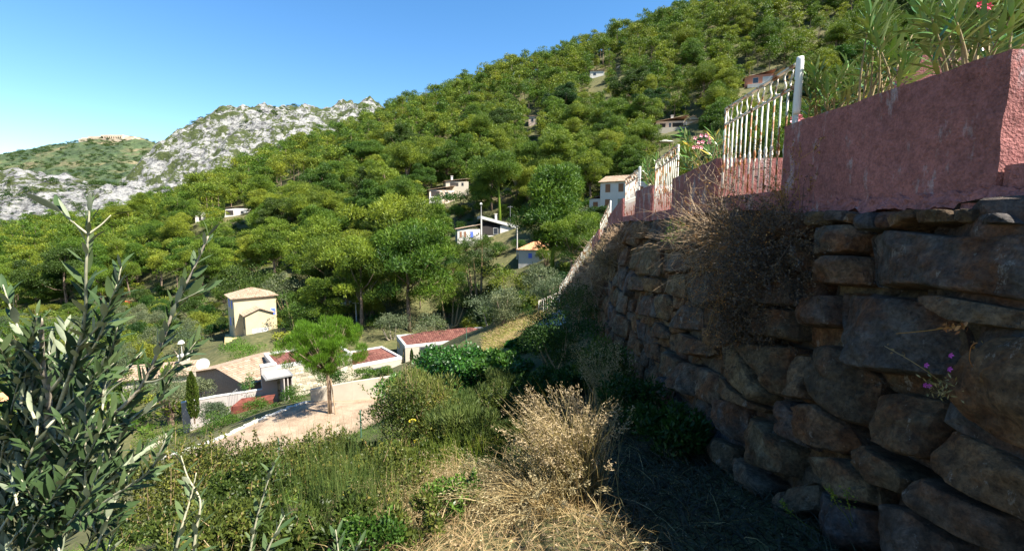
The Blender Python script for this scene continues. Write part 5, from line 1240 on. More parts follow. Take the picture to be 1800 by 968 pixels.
def leaf_skin(name, c0, c1, rough, spec, trans=.2, dead=None):
    m_, t, b, o = new_mat(name); oi = t.nodes.new('ShaderNodeObjectInfo'); co = coords(t, True)
    st = [(0, c0), (.93, c1)] + ([(.95, dead), (1, dead)] if dead else [])
    c = ramp(t, oi.outputs['Random'], st); c = mixc(t, .4, c, ramp(t, tex(t, co, 60, 4).outputs[0], [(.3, .6), (.7, 1.3)]), 'MULTIPLY')
    t.links.new(c, b.inputs['Base Color']); b.inputs['Roughness'].default_value = rough; b.inputs['Specular IOR Level'].default_value = spec
    tr = t.nodes.new('ShaderNodeBsdfTranslucent'); mx = t.nodes.new('ShaderNodeMixShader'); mx.inputs[0].default_value = trans
    t.links.new(mixc(t, 1.0, c, (1.2, 1.5, .5), 'MULTIPLY'), tr.inputs[0]); t.links.new(b.outputs[0], mx.inputs[1]); t.links.new(tr.outputs[0], mx.inputs[2]); t.links.new(mx.outputs[0], o.inputs[0]); return m_
OT = leaf_skin('olive_leaf_top', (.036, .068, .024), (.085, .12, .046), .5, .22, .12, None); OU = leaf_skin('olive_leaf_underside', (.22, .25, .16), (.33, .35, .24), .7, .25, .12)
OLV = [leaf_mesh('olive_leaf', 1.0, .22, .10, .25, [OT, OU]), leaf_mesh('olive_leaf', 1.0, .19, .25, .35, [OT, OU]), leaf_mesh('olive_leaf', 1.0, .24, -.12, .2, [OT, OU]), leaf_mesh('olive_leaf', 1.0, .26, .04, .12, [OT, OU])]
def leaf_frame(p, d, n_, L):
    d = d.normalized(); s = n_.cross(d)
    if s.length < 1e-3: s = Vector((1, 0, 0)).cross(d)
    s.normalize(); n_ = d.cross(s); m = Matrix((d * L, s * L, n_ * L)).transposed().to_4x4(); m.translation = p; return m
def leaf_pairs(branches, rnd, step, L, spread=.9, start=.15):
    """leaf frames in opposite pairs along branch polylines"""
    out_ = []
    for pts in branches:
        Ls = [0]
        for a, b_ in zip(pts[:-1], pts[1:]): Ls.append(Ls[-1] + (b_ - a).length)
        s = Ls[-1] * start; k = 0; az = rnd.random() * 6
        while s < Ls[-1]:
            j = max(i for i in range(len(Ls)) if Ls[i] <= s); j = min(j, len(pts) - 2); f = (s - Ls[j]) / max(1e-6, Ls[j + 1] - Ls[j]); p = pts[j].lerp(pts[j + 1], f); d = (pts[j + 1] - pts[j]).normalized()
            a = d.cross(Vector((.3, .9, .2))).normalized(); b_ = d.cross(a); az += 1.57 + rnd.uniform(-.4, .4)
            for h in (0, math.pi):
                if rnd.random() < .12: continue
                o_ = (a * math.cos(az + h) + b_ * math.sin(az + h)); ld = d * rnd.uniform(.5, 1.0) + o_ * spread * rnd.uniform(.5, 1.0) + Vector((0, 0, rnd.uniform(-.15, .25)))
                nn = (d - o_ * .4 + Vector((rnd.uniform(-.5, .5), rnd.uniform(-.5, .5), rnd.uniform(-.3, .7))))
                out_.append((p, ld, nn, L * rnd.uniform(.75, 1.15) * (1 - .35 * max(0, s / Ls[-1] - .8) / .2)))
            s += step * rnd.uniform(.7, 1.3); k += 1
    return out_
def mesh_np(me):
    V = np.empty(len(me.vertices) * 3); me.vertices.foreach_get('co', V); return V.reshape(-1, 3), np.array([p.vertices[:] for p in me.polygons]), np.array([p.material_index for p in me.polygons])
def leafy_plant(name, label, base, branches, radii, frames, leaf_meshes, bark, cat='shrub', limit=300, leafname='leaf', rnd=random):
    r_ = root(name, base, label, cat); B0 = Vector(base)
    for pts, rad, m in zip(branches, radii, bark):
        mb = MB(); n = len(pts); tube(mb, pts, [rad * (1 - .7 * i / max(1, n - 1)) for i in range(n)], 7); part(r_, 'branch', mb, M[m], True)
    frames = sorted(frames, key=lambda f: f[0].length - f[3] * .01)
    def vis(f):
        q = proj(f[0]); return q is not None and -40 < q[0] < 1840 and -40 < q[1] < 1000
    fr = [f for f in frames if vis(f)]; other = [f for f in frames if not vis(f)]
    for i, (p, d, n_, L) in enumerate(fr[:limit]):
        o_ = link(leafname, leaf_meshes[i % len(leaf_meshes)], None, r_); o_.matrix_local = leaf_frame(p - B0, d, n_, L)
    more = fr[limit:] + other
    if more:
        src = [mesh_np(m) for m in leaf_meshes]; mb = MB(); mi = []
        for i, (p, d, n_, L) in enumerate(more):
            V, Q, mx = src[i % len(src)]; mm = np.array(leaf_frame(p - B0, d, n_, L)); mb.add(V @ mm[:3, :3].T + mm[:3, 3], Q); mi.append(mx)
        me = mb.mesh('remaining_leaves', True)
        for m in leaf_meshes[0].materials: me.materials.append(m)
        me.polygons.foreach_set('material_index', np.concatenate(mi).astype(np.int32)); link('remaining_leaves', me, None, r_, kind='stuff')
    return r_
rnd = random.Random(21)
def poly(*q): return [P(*x) for x in q]
def smooth(pts):
    out_ = []
    for i in range(len(pts) - 1):
        p0, p1, p2, p3 = pts[max(0, i - 1)], pts[i], pts[i + 1], pts[min(len(pts) - 1, i + 2)]
        for k in range(4):
            t = k / 4; out_.append(.5 * ((2 * p1) + (p2 - p0) * t + (2 * p0 - 5 * p1 + 4 * p2 - p3) * t * t + (3 * p1 - p0 - 3 * p2 + p3) * t ** 3))
    return out_ + [pts[-1]]
g0 = P(62, 1500, 1.35); g0.z = tz(g0.x, g0.y)
br = [([g0] + poly((60, 1000, 1.32), (68, 900, 1.28), (80, 780, 1.24), (86, 700, 1.22), (76, 655, 1.2), (74, 600, 1.18), (72, 560, 1.16)), .013, 'olive_bark', .45),
 (poly((80, 780, 1.24), (112, 690, 1.2), (138, 610, 1.14), (150, 545, 1.1), (151, 480, 1.07), (155, 410, 1.06), (158, 350, 1.06)), .0055, 'twig_pale', .3),
 (poly((155, 412, 1.06), (130, 392, 1.05), (100, 365, 1.04)), .003, 'twig_pale', .55), (poly((155, 412, 1.06), (178, 395, 1.07), (195, 378, 1.08)), .003, 'twig_pale', .95),
 (poly((68, 900, 1.28), (110, 840, 1.25), (150, 772, 1.22), (215, 715, 1.2), (252, 672, 1.2), (285, 600, 1.2), (310, 532, 1.2), (338, 478, 1.2), (366, 415, 1.2)), .007, 'olive_bark', .12),
 (poly((86, 690, 1.22), (120, 650, 1.2), (158, 620, 1.18), (185, 568, 1.16), (203, 515, 1.15), (213, 468, 1.15)), .005, 'twig_pale', .1),
 (poly((76, 655, 1.2), (50, 620, 1.15), (18, 605, 1.12), (-20, 590, 1.1)), .005, 'twig_pale', .05), (poly((74, 620, 1.18), (40, 590, 1.2), (20, 545, 1.2), (5, 500, 1.2)), .004, 'twig_pale', .05),
 (poly((150, 772, 1.22), (190, 752, 1.3), (240, 735, 1.35), (282, 700, 1.38), (300, 660, 1.38)), .004, 'twig_pale', .1), (poly((75, 860, 1.27), (140, 905, 1.2), (200, 870, 1.15), (260, 830, 1.12), (283, 790, 1.1), (293, 765, 1.1)), .005, 'twig_pale', .1),
 (poly((138, 610, 1.14), (175, 570, 1.1), (190, 540, 1.08), (205, 500, 1.06)), .003, 'twig_pale', .1), (poly((60, 970, 1.3), (110, 930, 1.1), (150, 880, 1.05), (175, 820, 1.0)), .004, 'twig_pale', .1),
 (poly((252, 672, 1.2), (285, 665, 1.15), (320, 630, 1.12), (345, 600, 1.12)), .003, 'twig_pale', .35), (poly((310, 532, 1.2), (335, 520, 1.18), (358, 508, 1.18)), .0022, 'twig_pale', .5)]
for i in range(100):
    x0, y0 = rnd.uniform(-20, 190), rnd.uniform(690, 1020); D0 = rnd.uniform(1.15, 1.6); dx, dy = rnd.uniform(-90, 150), -rnd.uniform(90, 190)
    if x0 + dx > 265 or y0 + dy < 545: dx *= .4; dy *= .7
    br.append((poly((x0, y0, D0), (x0 + dx * .4, y0 + dy * .45, D0 + rnd.uniform(-.08, .08)), (x0 + dx, y0 + dy, D0 + rnd.uniform(-.12, .12))), .0035, 'twig_pale', .05))
bs = [smooth(b_[0]) for b_ in br]; fr = []
for b_, s in zip(bs, br): fr += leaf_pairs([b_], rnd, .022, .066, .55, s[3])
leafy_plant('olive_bush', 'tall young olive bush with pale upright shoots and silvery leaves', g0, bs, [b_[1] for b_ in br], fr, OLV, [b_[2] for b_ in br], limit=300)
for nm, lab, qs in (('olive_sapling', 'low olive shoots with narrow grey leaves in front of the lentisk bushes', [((335, 1010, 1.35), (345, 930, 1.35), (352, 880, 1.36), (330, 838, 1.37), (318, 800, 1.38)), ((300, 1000, 1.3), (318, 930, 1.3), (335, 875, 1.32), (345, 830, 1.33)), ((430, 1020, 1.5), (447, 930, 1.5), (460, 880, 1.5), (482, 812, 1.5)), ((455, 1000, 1.5), (480, 945, 1.5), (500, 905, 1.52))]),
                   ('olive_sapling', 'single olive sprig with a few broad leaves beside the green fennel stems', [((590, 1030, 1.55), (595, 980, 1.55), (590, 930, 1.55)), ((610, 1020, 1.5), (622, 975, 1.5), (635, 950, 1.5))])):
    bs = [smooth(poly(*q)) for q in qs]; b0 = bs[0][0].copy(); g = b0.copy(); g.z = tz(g.x, g.y); bs = [[Vector((b_[0].x, b_[0].y, g.z))] + b_ for b_ in bs]
    fr = []
    for b_ in bs: fr += leaf_pairs([b_[1:]], rnd, .028, .065, .75, .05)
    leafy_plant(nm, lab, g, bs, [.005] * len(bs), fr, OLV, ['twig_pale'] * len(bs))

# oleanders behind the pink walls
LT = leaf_skin('oleander_leaf_top', (.055, .14, .018), (.14, .25, .042), .3, .6, .22, (.50, .36, .05)); LU = leaf_skin('oleander_leaf_underside', (.17, .24, .07), (.26, .32, .12), .6, .3, .3)
OLE = [leaf_mesh('oleander_leaf', 1.0, .15, .10, .3, [LT, LU]), leaf_mesh('oleander_leaf', 1.0, .13, .28, .3, [LT, LU]), leaf_mesh('oleander_leaf', 1.0, .16, -.08, .2, [LT, LU])]
M['oleander_stem'] = plain('oleander_stem', (.24, .18, .09), .8, 30, .25)
M['flower'] = plain('pink_oleander_petals', (.78, .30, .36), .6, 20, .2); M['flower_red'] = plain('crimson_petals', (.62, .02, .10), .6)
M['magenta'] = plain('magenta_petals', (.60, .10, .50), .6)
def oleander(label, base, tips, L=.18, rnd=random, per=13, lens=(.05, .5)):
    """stems from the base to the given tips; leaves whorl near each tip"""
    br, fr = [], []
    for tp in tips:
        b_ = Vector(base) + Vector((rnd.uniform(-.1, .1), rnd.uniform(-.12, .12), 0)); m = b_.lerp(tp, .5) + Vector((rnd.uniform(-.08, .08), rnd.uniform(-.08, .08), .04)); pts = smooth([b_, m, Vector(tp)]); br.append(pts); d = (Vector(tp) - m).normalized()
        a = d.cross(Vector((.4, .8, .1))).normalized(); c = d.cross(a)
        for k in range(per):
            u = k / per; az = k * 2.4; o_ = a * math.cos(az) + c * math.sin(az); p = Vector(tp) - d * (.22 * u) ; ld = d * (1.0 - .75 * u) + o_ * (.45 + .6 * u) + Vector((0, 0, .12))
            fr.append((p, ld, d - o_ * .5 + Vector((0, 0, .3)), L * rnd.uniform(.75, 1.2)))
    return leafy_plant('oleander', label, base, br, [.012] * len(br), fr, OLE, ['oleander_stem'] * len(br), cat='shrub')
def flowers(parent, pts, mat, r=.022, n=5):
    for p in pts:
        mb = MB()
        for k in range(n):
            a = k * 6.283 / n; d = Vector((math.cos(a), -.3, math.sin(a))); s = Vector((-math.sin(a), 0, math.cos(a)))
            mb.add([(p)[:], (p + d * r + s * r * .55)[:], (p + d * r * 1.6 + Vector((0, -.3 * r, 0)))[:], (p + d * r - s * r * .55)[:]], [(0, 1, 2, 3)])
        part(parent, 'flower', mb, M[mat])
ro = random.Random(4)
def tips(*q): return [P(*x) for x in q]
def fill_tips(n, x0, x1, y0, y1, D0, D1): return [P(ro.uniform(x0, x1), ro.uniform(y0, y1), ro.uniform(D0, D1)) for _ in range(n)]
o1 = oleander('low oleander in a terracotta pot beside the large white railing', Vector((2.95, 4.4, .62)), tips((1410, 150, 4.5), (1440, 130, 4.4), (1470, 140, 4.3), (1455, 165, 4.2), (1500, 150, 4.3), (1425, 175, 4.4), (1490, 120, 4.6), (1530, 150, 4.2)) + fill_tips(10, 1410, 1540, 125, 185, 4.2, 4.9), rnd=ro)
flowers(o1, tips((1398, 203, 4.7), (1405, 210, 4.7), (1394, 211, 4.7)), 'flower', .03)
oleander('oleander with a bent stem in the middle of the shaded pink wall', Vector((2.85, 3.75, .5)), tips((1535, 70, 3.9), (1525, 95, 3.9), (1560, 20, 4.0), (1575, 75, 3.9), (1590, 120, 3.7), (1600, 100, 3.7), (1560, 110, 3.8)) + fill_tips(8, 1520, 1620, 20, 130, 3.6, 4.2), rnd=ro, per=15)
o3 = oleander('tall oleander with crimson flowers over the sunlit end of the pink wall', Vector((2.85, 3.0, .5)), tips((1615, 20, 3.5), (1650, 30, 3.3), (1690, 60, 3.2), (1660, 75, 3.3), (1730, 40, 3.0), (1760, 60, 2.9), (1780, 20, 2.9), (1700, 10, 3.2)) + fill_tips(16, 1620, 1810, -40, 100, 2.9, 3.5), rnd=ro, per=15)
flowers(o3, tips((1737, 12, 3.1), (1720, 10, 3.1), (1730, 18, 3.1)), 'flower_red', .016)
o4 = oleander('oleander with pink flowers above the pink wall between two railings', Vector((3.55, 7.6, .4)), fill_tips(22, 1195, 1285, 235, 300, 7.0, 8.8), .2, rnd=ro)
flowers(o4, [P(ro.uniform(1215, 1250), ro.uniform(238, 262), 7.4) for _ in range(12)], 'flower', .022)
oleander('oleander growing behind the short pink wall section', Vector((3.9, 12.0, .4)), fill_tips(12, 1128, 1160, 275, 325, 11.5, 13), .24, rnd=ro)
# terracotta pots and a pale pink trough
def pot(loc, r, h, label):
    loc = Vector(loc); pf = [(r * .62, 0), (r * .7, h * .3), (r * .9, h * .8), (r * .95, h * .84), (r * 1.08, h * .84), (r * 1.08, h), (r * .95, h), (r * .9, h * .9), (0.01, h * .88)]; V = []; Q = []; n = 24
    for rr, z in pf:
        for k in range(n): V.append((loc.x + rr * math.cos(k * 6.2832 / n), loc.y + rr * math.sin(k * 6.2832 / n), loc.z + z))
    for i in range(len(pf) - 1):
        for k in range(n): Q.append((i * n + k, i * n + (k + 1) % n, (i + 1) * n + (k + 1) % n, (i + 1) * n + k))
    mb = MB(); mb.add(V, Q); o_ = link('flower_pot', mb.mesh('flower_pot', True, loc[:]), M['terracotta'], label=label, cat='pot'); o_.location = loc; return o_
pot((2.96, 4.42, .16), .2, .83, 'tall terracotta pot rim showing over the wall by the white railing'); pot((2.95, 3.9, .16), .19, .74, 'terracotta pot half hidden behind the shaded pink wall')
mb = MB(); hexa(mb, [Vector(q) for q in ((4.4, 5.2, .15), (6.2, 4.6, .15), (6.4, 5.1, .15), (4.6, 5.7, .15), (4.4, 5.2, 1.85), (6.2, 4.6, 1.85), (6.4, 5.1, 1.85), (4.6, 5.7, 1.85))], (10, 3, 4), .01, 3)
link('pink_pillar_wall', mb.mesh('pink_pillar_wall'), M['pink'], label='pale pink wall glimpsed behind the oleander stems', cat='wall')

# ------------------------------------------------------------------ shrubs on the slope below the camera
TOPS = {(300, 6.5): 795, (385, 7.6): 780, (470, 8.0): 790, (560, 8.4): 770, (640, 8.8): 800, (430, 5.4): 845, (540, 5.8): 845, (640, 6.4): 830, (715, 8.6): 662, (330, 4.3): 890, (480, 3.6): 905, (380, 3.2): 905, (770, 9.0): 700,
        (745, 12.0): 645, (840, 10.5): 690, (880, 12.5): 655, (800, 8.2): 760, (770, 17): 605, (830, 15.5): 612, (885, 15): 618, (710, 19): 648, (925, 18): 600, (700, 5.0): 850, (820, 7.5): 705, (885, 8.5): 692, (965, 14.5): 580, (1000, 10.5): 635, (945, 17): 572, (940, 11): 660, (905, 7.0): 765, (760, 7.2): 765, (870, 6.2): 780, (790, 6.0): 800, (560, 3.0): 940}
def fshrub(px, D, w_, h_, n, L, W, mat, label, name='shrub', **k):
    if (px, D) in TOPS: h_ = max(.3, P(px, TOPS[(px, D)], D).z - at(px, D).z)
    return shrub(name, at(px, D), w_, h_, n, L, W, mat, label, seed=int(px * 7 + D * 10), **k)
for px, D, w_, h_, n, lab in ((300, 6.5, 2.2, 1.35, 9000, 'lentisk bush behind the young olive bush'), (385, 7.6, 2.3, 1.5, 9000, 'lentisk bush below the edging of the sandy terrace'), (470, 8.0, 2.2, 1.35, 9000, 'lentisk bush with upright sprigs before the sandy terrace'), (560, 8.4, 2.4, 1.45, 10000, 'broad lentisk bush in front of the young pine stakes'), (640, 8.8, 1.7, 1.0, 6000, 'small lentisk bush around the green fence post'),
                              (430, 5.4, 1.8, 1.0, 9000, 'dark lentisk bush behind the low olive shoots'), (540, 5.8, 1.7, 1.0, 9000, 'lentisk bush next to the green fennel stems'), (640, 6.4, 1.5, 1.0, 8000, 'dark lentisk bush beside the arching dry grass'), (715, 8.6, 1.7, 1.75, 10000, 'tall dark lentisk bush at the edge of the sandy terrace'), (330, 4.3, 1.5, .8, 8000, 'low lentisk bush at the foot of the olive shoots'), (480, 3.6, 1.3, .55, 7000, 'small leaved ground shrub near the olive sprig'), (380, 3.2, 1.1, .5, 6000, 'bright small leaved ground shrub under the olive shoots'), (770, 9.0, 1.6, 1.3, 8000, 'lentisk bush dotted with yellow umbels')):
    r_ = fshrub(px, D, w_, h_, int(n * .8), .055 if D > 5 else .038, .024 if D > 5 else .018, 'lentisk', lab, ncl=40, up=.5, stems=14, sprigs=46)
for px, D, w_, h_, n, lab, mt, L, W in ((745, 12.0, 2.2, 2.1, 9000, 'wispy green broom bush above the lentisks', 'broom', .16, .014), (840, 10.5, 1.9, 1.5, 8000, 'wispy broom bush in the middle of the slope', 'broom', .15, .012), (880, 12.5, 1.8, 1.4, 7000, 'wispy broom bush at the edge of the wall shadow', 'broom', .15, .013), (800, 8.2, 1.4, .9, 5000, 'low broom bush over the dry grass', 'broom', .12, .012)):
    fshrub(px, D, w_, h_, n, L, W, mt, lab, ncl=26, up=1.4, stems=16)
for px, D, w_, h_, n, lab in ((770, 17, 3.2, 1.9, 5200, 'glossy bramble thicket before the long cream villa'), (830, 15.5, 3.0, 1.8, 5200, 'glossy bramble thicket in the middle of the slope'), (885, 15, 2.6, 1.7, 4600, 'glossy bramble thicket at the edge of the wall shadow'), (710, 19, 3.0, 1.5, 4200, 'bramble thicket over the end of the cream retaining wall'), (925, 18, 2.2, 1.2, 3200, 'bramble thicket by the dry grass slope')):
    fshrub(px, D, w_, h_, n, .12, .085, 'bramble', lab, ncl=26, up=.2, stems=10)
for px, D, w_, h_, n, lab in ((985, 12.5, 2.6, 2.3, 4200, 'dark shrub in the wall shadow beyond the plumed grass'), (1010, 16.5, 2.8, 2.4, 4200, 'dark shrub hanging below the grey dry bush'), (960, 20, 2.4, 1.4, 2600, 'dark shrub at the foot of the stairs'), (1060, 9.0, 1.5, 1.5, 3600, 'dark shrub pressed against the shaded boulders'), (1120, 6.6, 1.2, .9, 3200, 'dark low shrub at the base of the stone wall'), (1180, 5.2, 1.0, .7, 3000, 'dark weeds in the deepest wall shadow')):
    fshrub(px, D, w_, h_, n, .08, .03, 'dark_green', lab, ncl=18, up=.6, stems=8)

# grasses
def blades(mb, rng, base, n, spread, h, lean, wdt, out=.6, droop=.5, tint=None):
    p0 = np.asarray(base) + np.stack([rng.normal(0, spread, n), rng.normal(0, spread, n), np.zeros(n)], 1); a = rng.random(n) * 6.28
    d = np.stack([np.cos(a) * out, np.sin(a) * out, np.ones(n)], 1) * rng.uniform(.4, 1.1, (n, 1)) + np.asarray(lean) * rng.uniform(.5, 1.3, (n, 1)); d = unit(d); h_ = (h * rng.uniform(.55, 1.1, n))[:, None]
    side = unit(np.cross(d, rng.normal(size=(n, 3)))); rings = []; hor = d * np.array([1, 1, 0])
    for u, w_ in ((0, 1), (.35, .9), (.7, .6), (1, .08)):
        c = p0 + d * h_ * u + (hor * droop - np.array([0, 0, droop * .75])) * h_ * u ** 2.2; rings.append((c + side * wdt * w_ / 2, c - side * wdt * w_ / 2)); tip = c
    V = np.stack([x for r in rings for x in r], 1).reshape(-1, 3); b_ = np.arange(n)[:, None] * 8; Q = np.concatenate([np.stack([b_[:, 0] + 2 * k, b_[:, 0] + 2 * k + 1, b_[:, 0] + 2 * k + 3, b_[:, 0] + 2 * k + 2], 1) for k in range(3)])
    tn = rng.random(n) if tint is None else np.clip(tint + rng.normal(0, .15, n), 0, 1); mb.add(V, Q, tint=np.repeat(tn, 8)); mid = rings[2][0]
    return tip, unit(tip - mid), mid
def plumes(mb, rng, tip, d, mid, per=26, L=.022, W=.007, ps=.022):
    n = len(tip); u = rng.random((n, per, 1)); c = mid[:, None] * (1 - u) + tip[:, None] * u + rng.normal(0, ps, (n, per, 3)); dr = d[:, None] + rng.normal(0, .6, (n, per, 3)) + np.array([0, 0, -.4])
    leafq(mb, c.reshape(-1, 3), dr.reshape(-1, 3), L * rng.uniform(.6, 1.3, n * per), W, rng)
def grass_clump(name, px, D, n, spread, h, lean, label, wdt=.004, heads=0, mat='straw', out=.6, droop=.5, seed=0, dz=0, **kw):
    b0 = at(px, D); b0.z += dz; rng = np.random.default_rng(seed + px); r_ = root(name, b0, label, 'grass'); mb = MB()
    tip, d, mid = blades(mb, rng, (0, 0, 0), n, spread, h, lean, wdt, out, droop); part(r_, 'blades', mb, M[mat], world=False, kind='stuff')
    if heads:
        m2 = MB(); k = rng.choice(n, min(n, heads), False); plumes(m2, rng, tip[k], d[k], mid[k], **kw); part(r_, 'seed_heads', m2, M['plume'], world=False, kind='stuff')
    return r_
grass_clump('dry_grass_clump', 1020, 3.6, 560, .10, 1.2, (-.14, .05, .3), 'tall clump of dry grass with feathery plumes beside the stone wall', .006, 150, droop=.38, out=.36, per=46, L=.030, W=.0075, ps=.016)
grass_clump('dry_grass_clump', 965, 3.3, 280, .12, .72, (-.35, 0, .1), 'leaning clump of dry plumed grass below the tall clump', .005, 100, droop=.5, per=36, L=.026, W=.007, ps=.014)
grass_clump('dry_grass_clump', 1065, 7.6, 120, .10, 1.7, (-.1, 0, .3), 'thin dry grass stalks rising against the dark wall base', .005, 60, out=.25, droop=.25, per=60, L=.035, W=.01, ps=.03)
grass_clump('dry_grass_clump', 800, 4.0, 500, .22, .42, (-.55, .1, .1), 'arching fine dry grass sweeping over the slope', .004, 150, droop=.6, per=24, L=.02, W=.006, ps=.02)
grass_clump('dry_grass_clump', 740, 3.5, 450, .2, .42, (-.6, .1, .05), 'fine dry grass falling across the lentisk bush', .0035, 120, droop=.6, per=20, L=.018, W=.005, ps=.018)
grass_clump('dry_grass_clump', 900, 3.6, 350, .2, .5, (-.5, 0, 0), 'pale dry grass beside the broken straw', .0035, 200, droop=.6, per=20, L=.02, W=.006, ps=.018)
grass_clump('green_fennel_clump', 590, 3.7, 420, .22, .95, (.0, 0, .4), 'thin upright green fennel stems with yellow flower dots', .004, 0, 'broom', .25, .12)
grass_clump('green_fennel_clump', 660, 3.3, 260, .2, .6, (.0, 0, .4), 'short green stems mixed with straw', .004, 0, 'broom', .3, .15)
# sunny dry grass on the bank by the landing, straw on the ground
def straw_field(name, label, quad, n, h, lean, wdt, seed, mat='straw', droop=.6):
    rng = np.random.default_rng(seed); a, b_, c, d = [np.array(q[:]) for q in quad]; u, v = rng.random((2, n, 1)); p = a * (1 - u) * (1 - v) + b_ * u * (1 - v) + c * u * v + d * (1 - u) * v; p[:, 2] = terr(p[:, 0], p[:, 1])
    mb = MB(); blades(mb, rng, p, n, .02, h, lean, wdt, .8, droop); return link(name, mb.mesh(name), M[mat], label=label, cat='grass', kind='stuff')
straw_field('dry_bank_grass', 'pale dry grass covering the sunny bank beside the landing', [P(880, 620, 22), P(950, 600, 22), P(955, 565, 30), P(890, 590, 30)], 6000, .7, (0, 0, .3), .012, 1)
straw_field('fallen_straw', 'golden straw lying on the ground in front', [Vector((-1.2, 1.7, 0)), Vector((.8, 1.7, 0)), Vector((.7, 4.4, 0)), Vector((-1.0, 4.2, 0))], 4200, .26, (.3, .1, -.3), .003, 2, droop=.5)
straw_field('slope_grass', 'thin dry grass scattered over the slope below the shrubs', [Vector((-6, 2.5, 0)), Vector((1.6, 2.5, 0)), Vector((2.2, 14, 0)), Vector((-9, 14, 0))], 2500, .32, (-.15, 0, .2), .006, 3)
straw_field('slope_green', 'green weeds scattered over the slope between the shrubs', [Vector((-6, 4.5, 0)), Vector((1.0, 4.5, 0)), Vector((1.5, 22, 0)), Vector((-12, 22, 0))], 22000, .40, (0, 0, .3), .009, 4, 'green')
straw_field('terrace_weeds', 'sparse dry weeds on the sandy terrace', [SQ[0], SQ[1], SQ[2], SQ[3]], 1300, .22, (0, 0, .2), .02, 6, 'broom')
# yellow umbels on the lentisks
M['yellow_flower'] = plain('yellow_umbel', (.62, .50, .05), .7)
rng = np.random.default_rng(12)
for k, (px, py, D) in enumerate(((725, 740, 8.0), (733, 775, 7.5), (722, 793, 7.3), (745, 705, 9), (783, 790, 7.0), (800, 792, 7.0), (575, 870, 4.3), (612, 872, 4.1), (625, 905, 3.7), (560, 893, 4.1), (605, 905, 3.7))):
    c = P(px, py, D); g = Vector((c.x, c.y, tz(c.x, c.y))); r_ = root('fennel_flower', g, 'yellow fennel umbel on a thin stem above the shrubs', 'flower', 'yellow fennel umbels')
    part(r_, 'stem', tube(MB(), [g, g.lerp(c, .6) + Vector((.02, 0, 0)), c], .003, 4), M['broom']); mb = MB(); d = sph(rng, 60); d[:, 2] = abs(d[:, 2]) * .4
    leafq(mb, np.array(c[:]) + d * .055, d + np.array([0, 0, .5]), .018, .016, rng); part(r_, 'umbel', mb, M['yellow_flower'])

# ------------------------------------------------------------------ dry plants on the stone wall
def dry_bush(name, origin, n, length, bias, label, mat='twig', seed=0, rad=.003, forks=3, heads=None, parent_cat='shrub', curl=.25):
    rng = np.random.default_rng(seed); r_ = root(name, origin, label, parent_cat); mb = MB(); hb = MB()
    for i in range(n):
        d = Vector(unit(rng.normal(size=(1, 3)) * np.array([.8, .8, .7]) + np.array(bias))[0]); p = Vector(rng.normal(0, .06, 3)); l_ = length * rng.uniform(.5, 1.15); pts = [p]
        for k in range(4): d = (d + Vector(rng.normal(0, curl, 3))).normalized(); p = p + d * l_ / 4; pts.append(p)
        tube(mb, pts, [rad * (1 - .18 * k) for k in range(5)], 4, rng.random(), False)
        for f in range(forks):
            q = pts[rng.integers(1, 4)]; dd = (d + Vector(rng.normal(0, .6, 3))).normalized(); e = [q, q + dd * l_ * .18, q + (dd + Vector(rng.normal(0, .3, 3))).normalized() * l_ * .36]; tube(mb, e, [rad * .6, rad * .45, rad * .25], 3, rng.random(), False)
            if heads: m_ = 22; u = rng.random((m_, 1)); pp = np.array(e[1][:]) * (1 - u) + np.array(e[2][:]) * u + rng.normal(0, .01, (m_, 3)); leafq(hb, pp, rng.normal(size=(m_, 3)), .018, .011, rng)
        if heads: m_ = 30; u = rng.random((m_, 1)); pp = np.array(pts[2][:]) * (1 - u) + np.array(pts[4][:]) * u + rng.normal(0, .012, (m_, 3)); leafq(hb, pp, rng.normal(size=(m_, 3)), .020, .012, rng)
    part(r_, 'twigs', mb, M[mat], world=False, kind='stuff')
    if heads: part(r_, 'seed_heads', hb, M[heads], world=False, kind='stuff')
    return r_
dry_bush('dead_bush', on_wall(1285, 420), 170, 1.0, (-.95, -.1, .25), 'bleached dead bush sprouting from the wall top under the large railing', rad=.004, seed=1)
dry_bush('dead_bush', on_wall(1265, 405), 26, .95, (-.55, .25, .95), 'long bare pale stems rising in front of the pink wall', rad=.004, seed=2, forks=2)
dry_bush('rusty_weed', on_wall(1330, 440), 60, 1.0, (-.95, -.3, -.15), 'rusty brown seed stalks hanging down the boulders', 'rusty_twig', 3, .003, 2, 'rusty_twig')
dry_bush('rusty_weed', on_wall(1385, 385), 16, .7, (-.25, .05, 1.1), 'rusty seed stalks standing against the shaded pink wall', 'rusty_twig', 4, .003, 2, 'rusty_twig')
M['twig_dark'] = leaf_mat('withered_dark_twigs', [(0, (.03, .022, .015)), (.6, (.07, .05, .032)), (1, (.13, .09, .05))], trans=0, vary=.1)
dry_bush('withered_creeper', on_wall(1385, 420), 260, .85, (-.4, -.1, -.9), 'dense dark withered creeper hanging over the boulders', 'twig_dark', 5, .003, 4, 'twig_dark')
dry_bush('withered_creeper', on_wall(1340, 540), 160, .6, (-.4, 0, -.6), 'dark tangled creeper below the rusty stalks', 'twig_dark', 6, .003, 4, 'twig_dark')
for k, (px, py, D, s) in enumerate(((1060, 455, 14.5, 1.1), (1040, 490, 16.5, 1.2), (1085, 425, 13.5, .8), (1020, 520, 19, 1.2))):
    o_ = dry_bush('grey_dry_bush', P(px, py, D) + Vector((.2, 0, -.1)), 120, s, (-.35, -.3, .35), 'grey brittle dry bush spilling over the far end of the stone wall', 'twig', 20 + k, .011, 5, None, curl=.4); o_['group'] = 'grey dry bushes over the wall'
shrub('wall_caper', on_wall(1225, 450) + Vector((-.15, 0, 0)), .7, .55, 420, .05, .022, 'green', 'small green caper plant on the boulders under the dead bush', ncl=8, seed=31, stems=5)
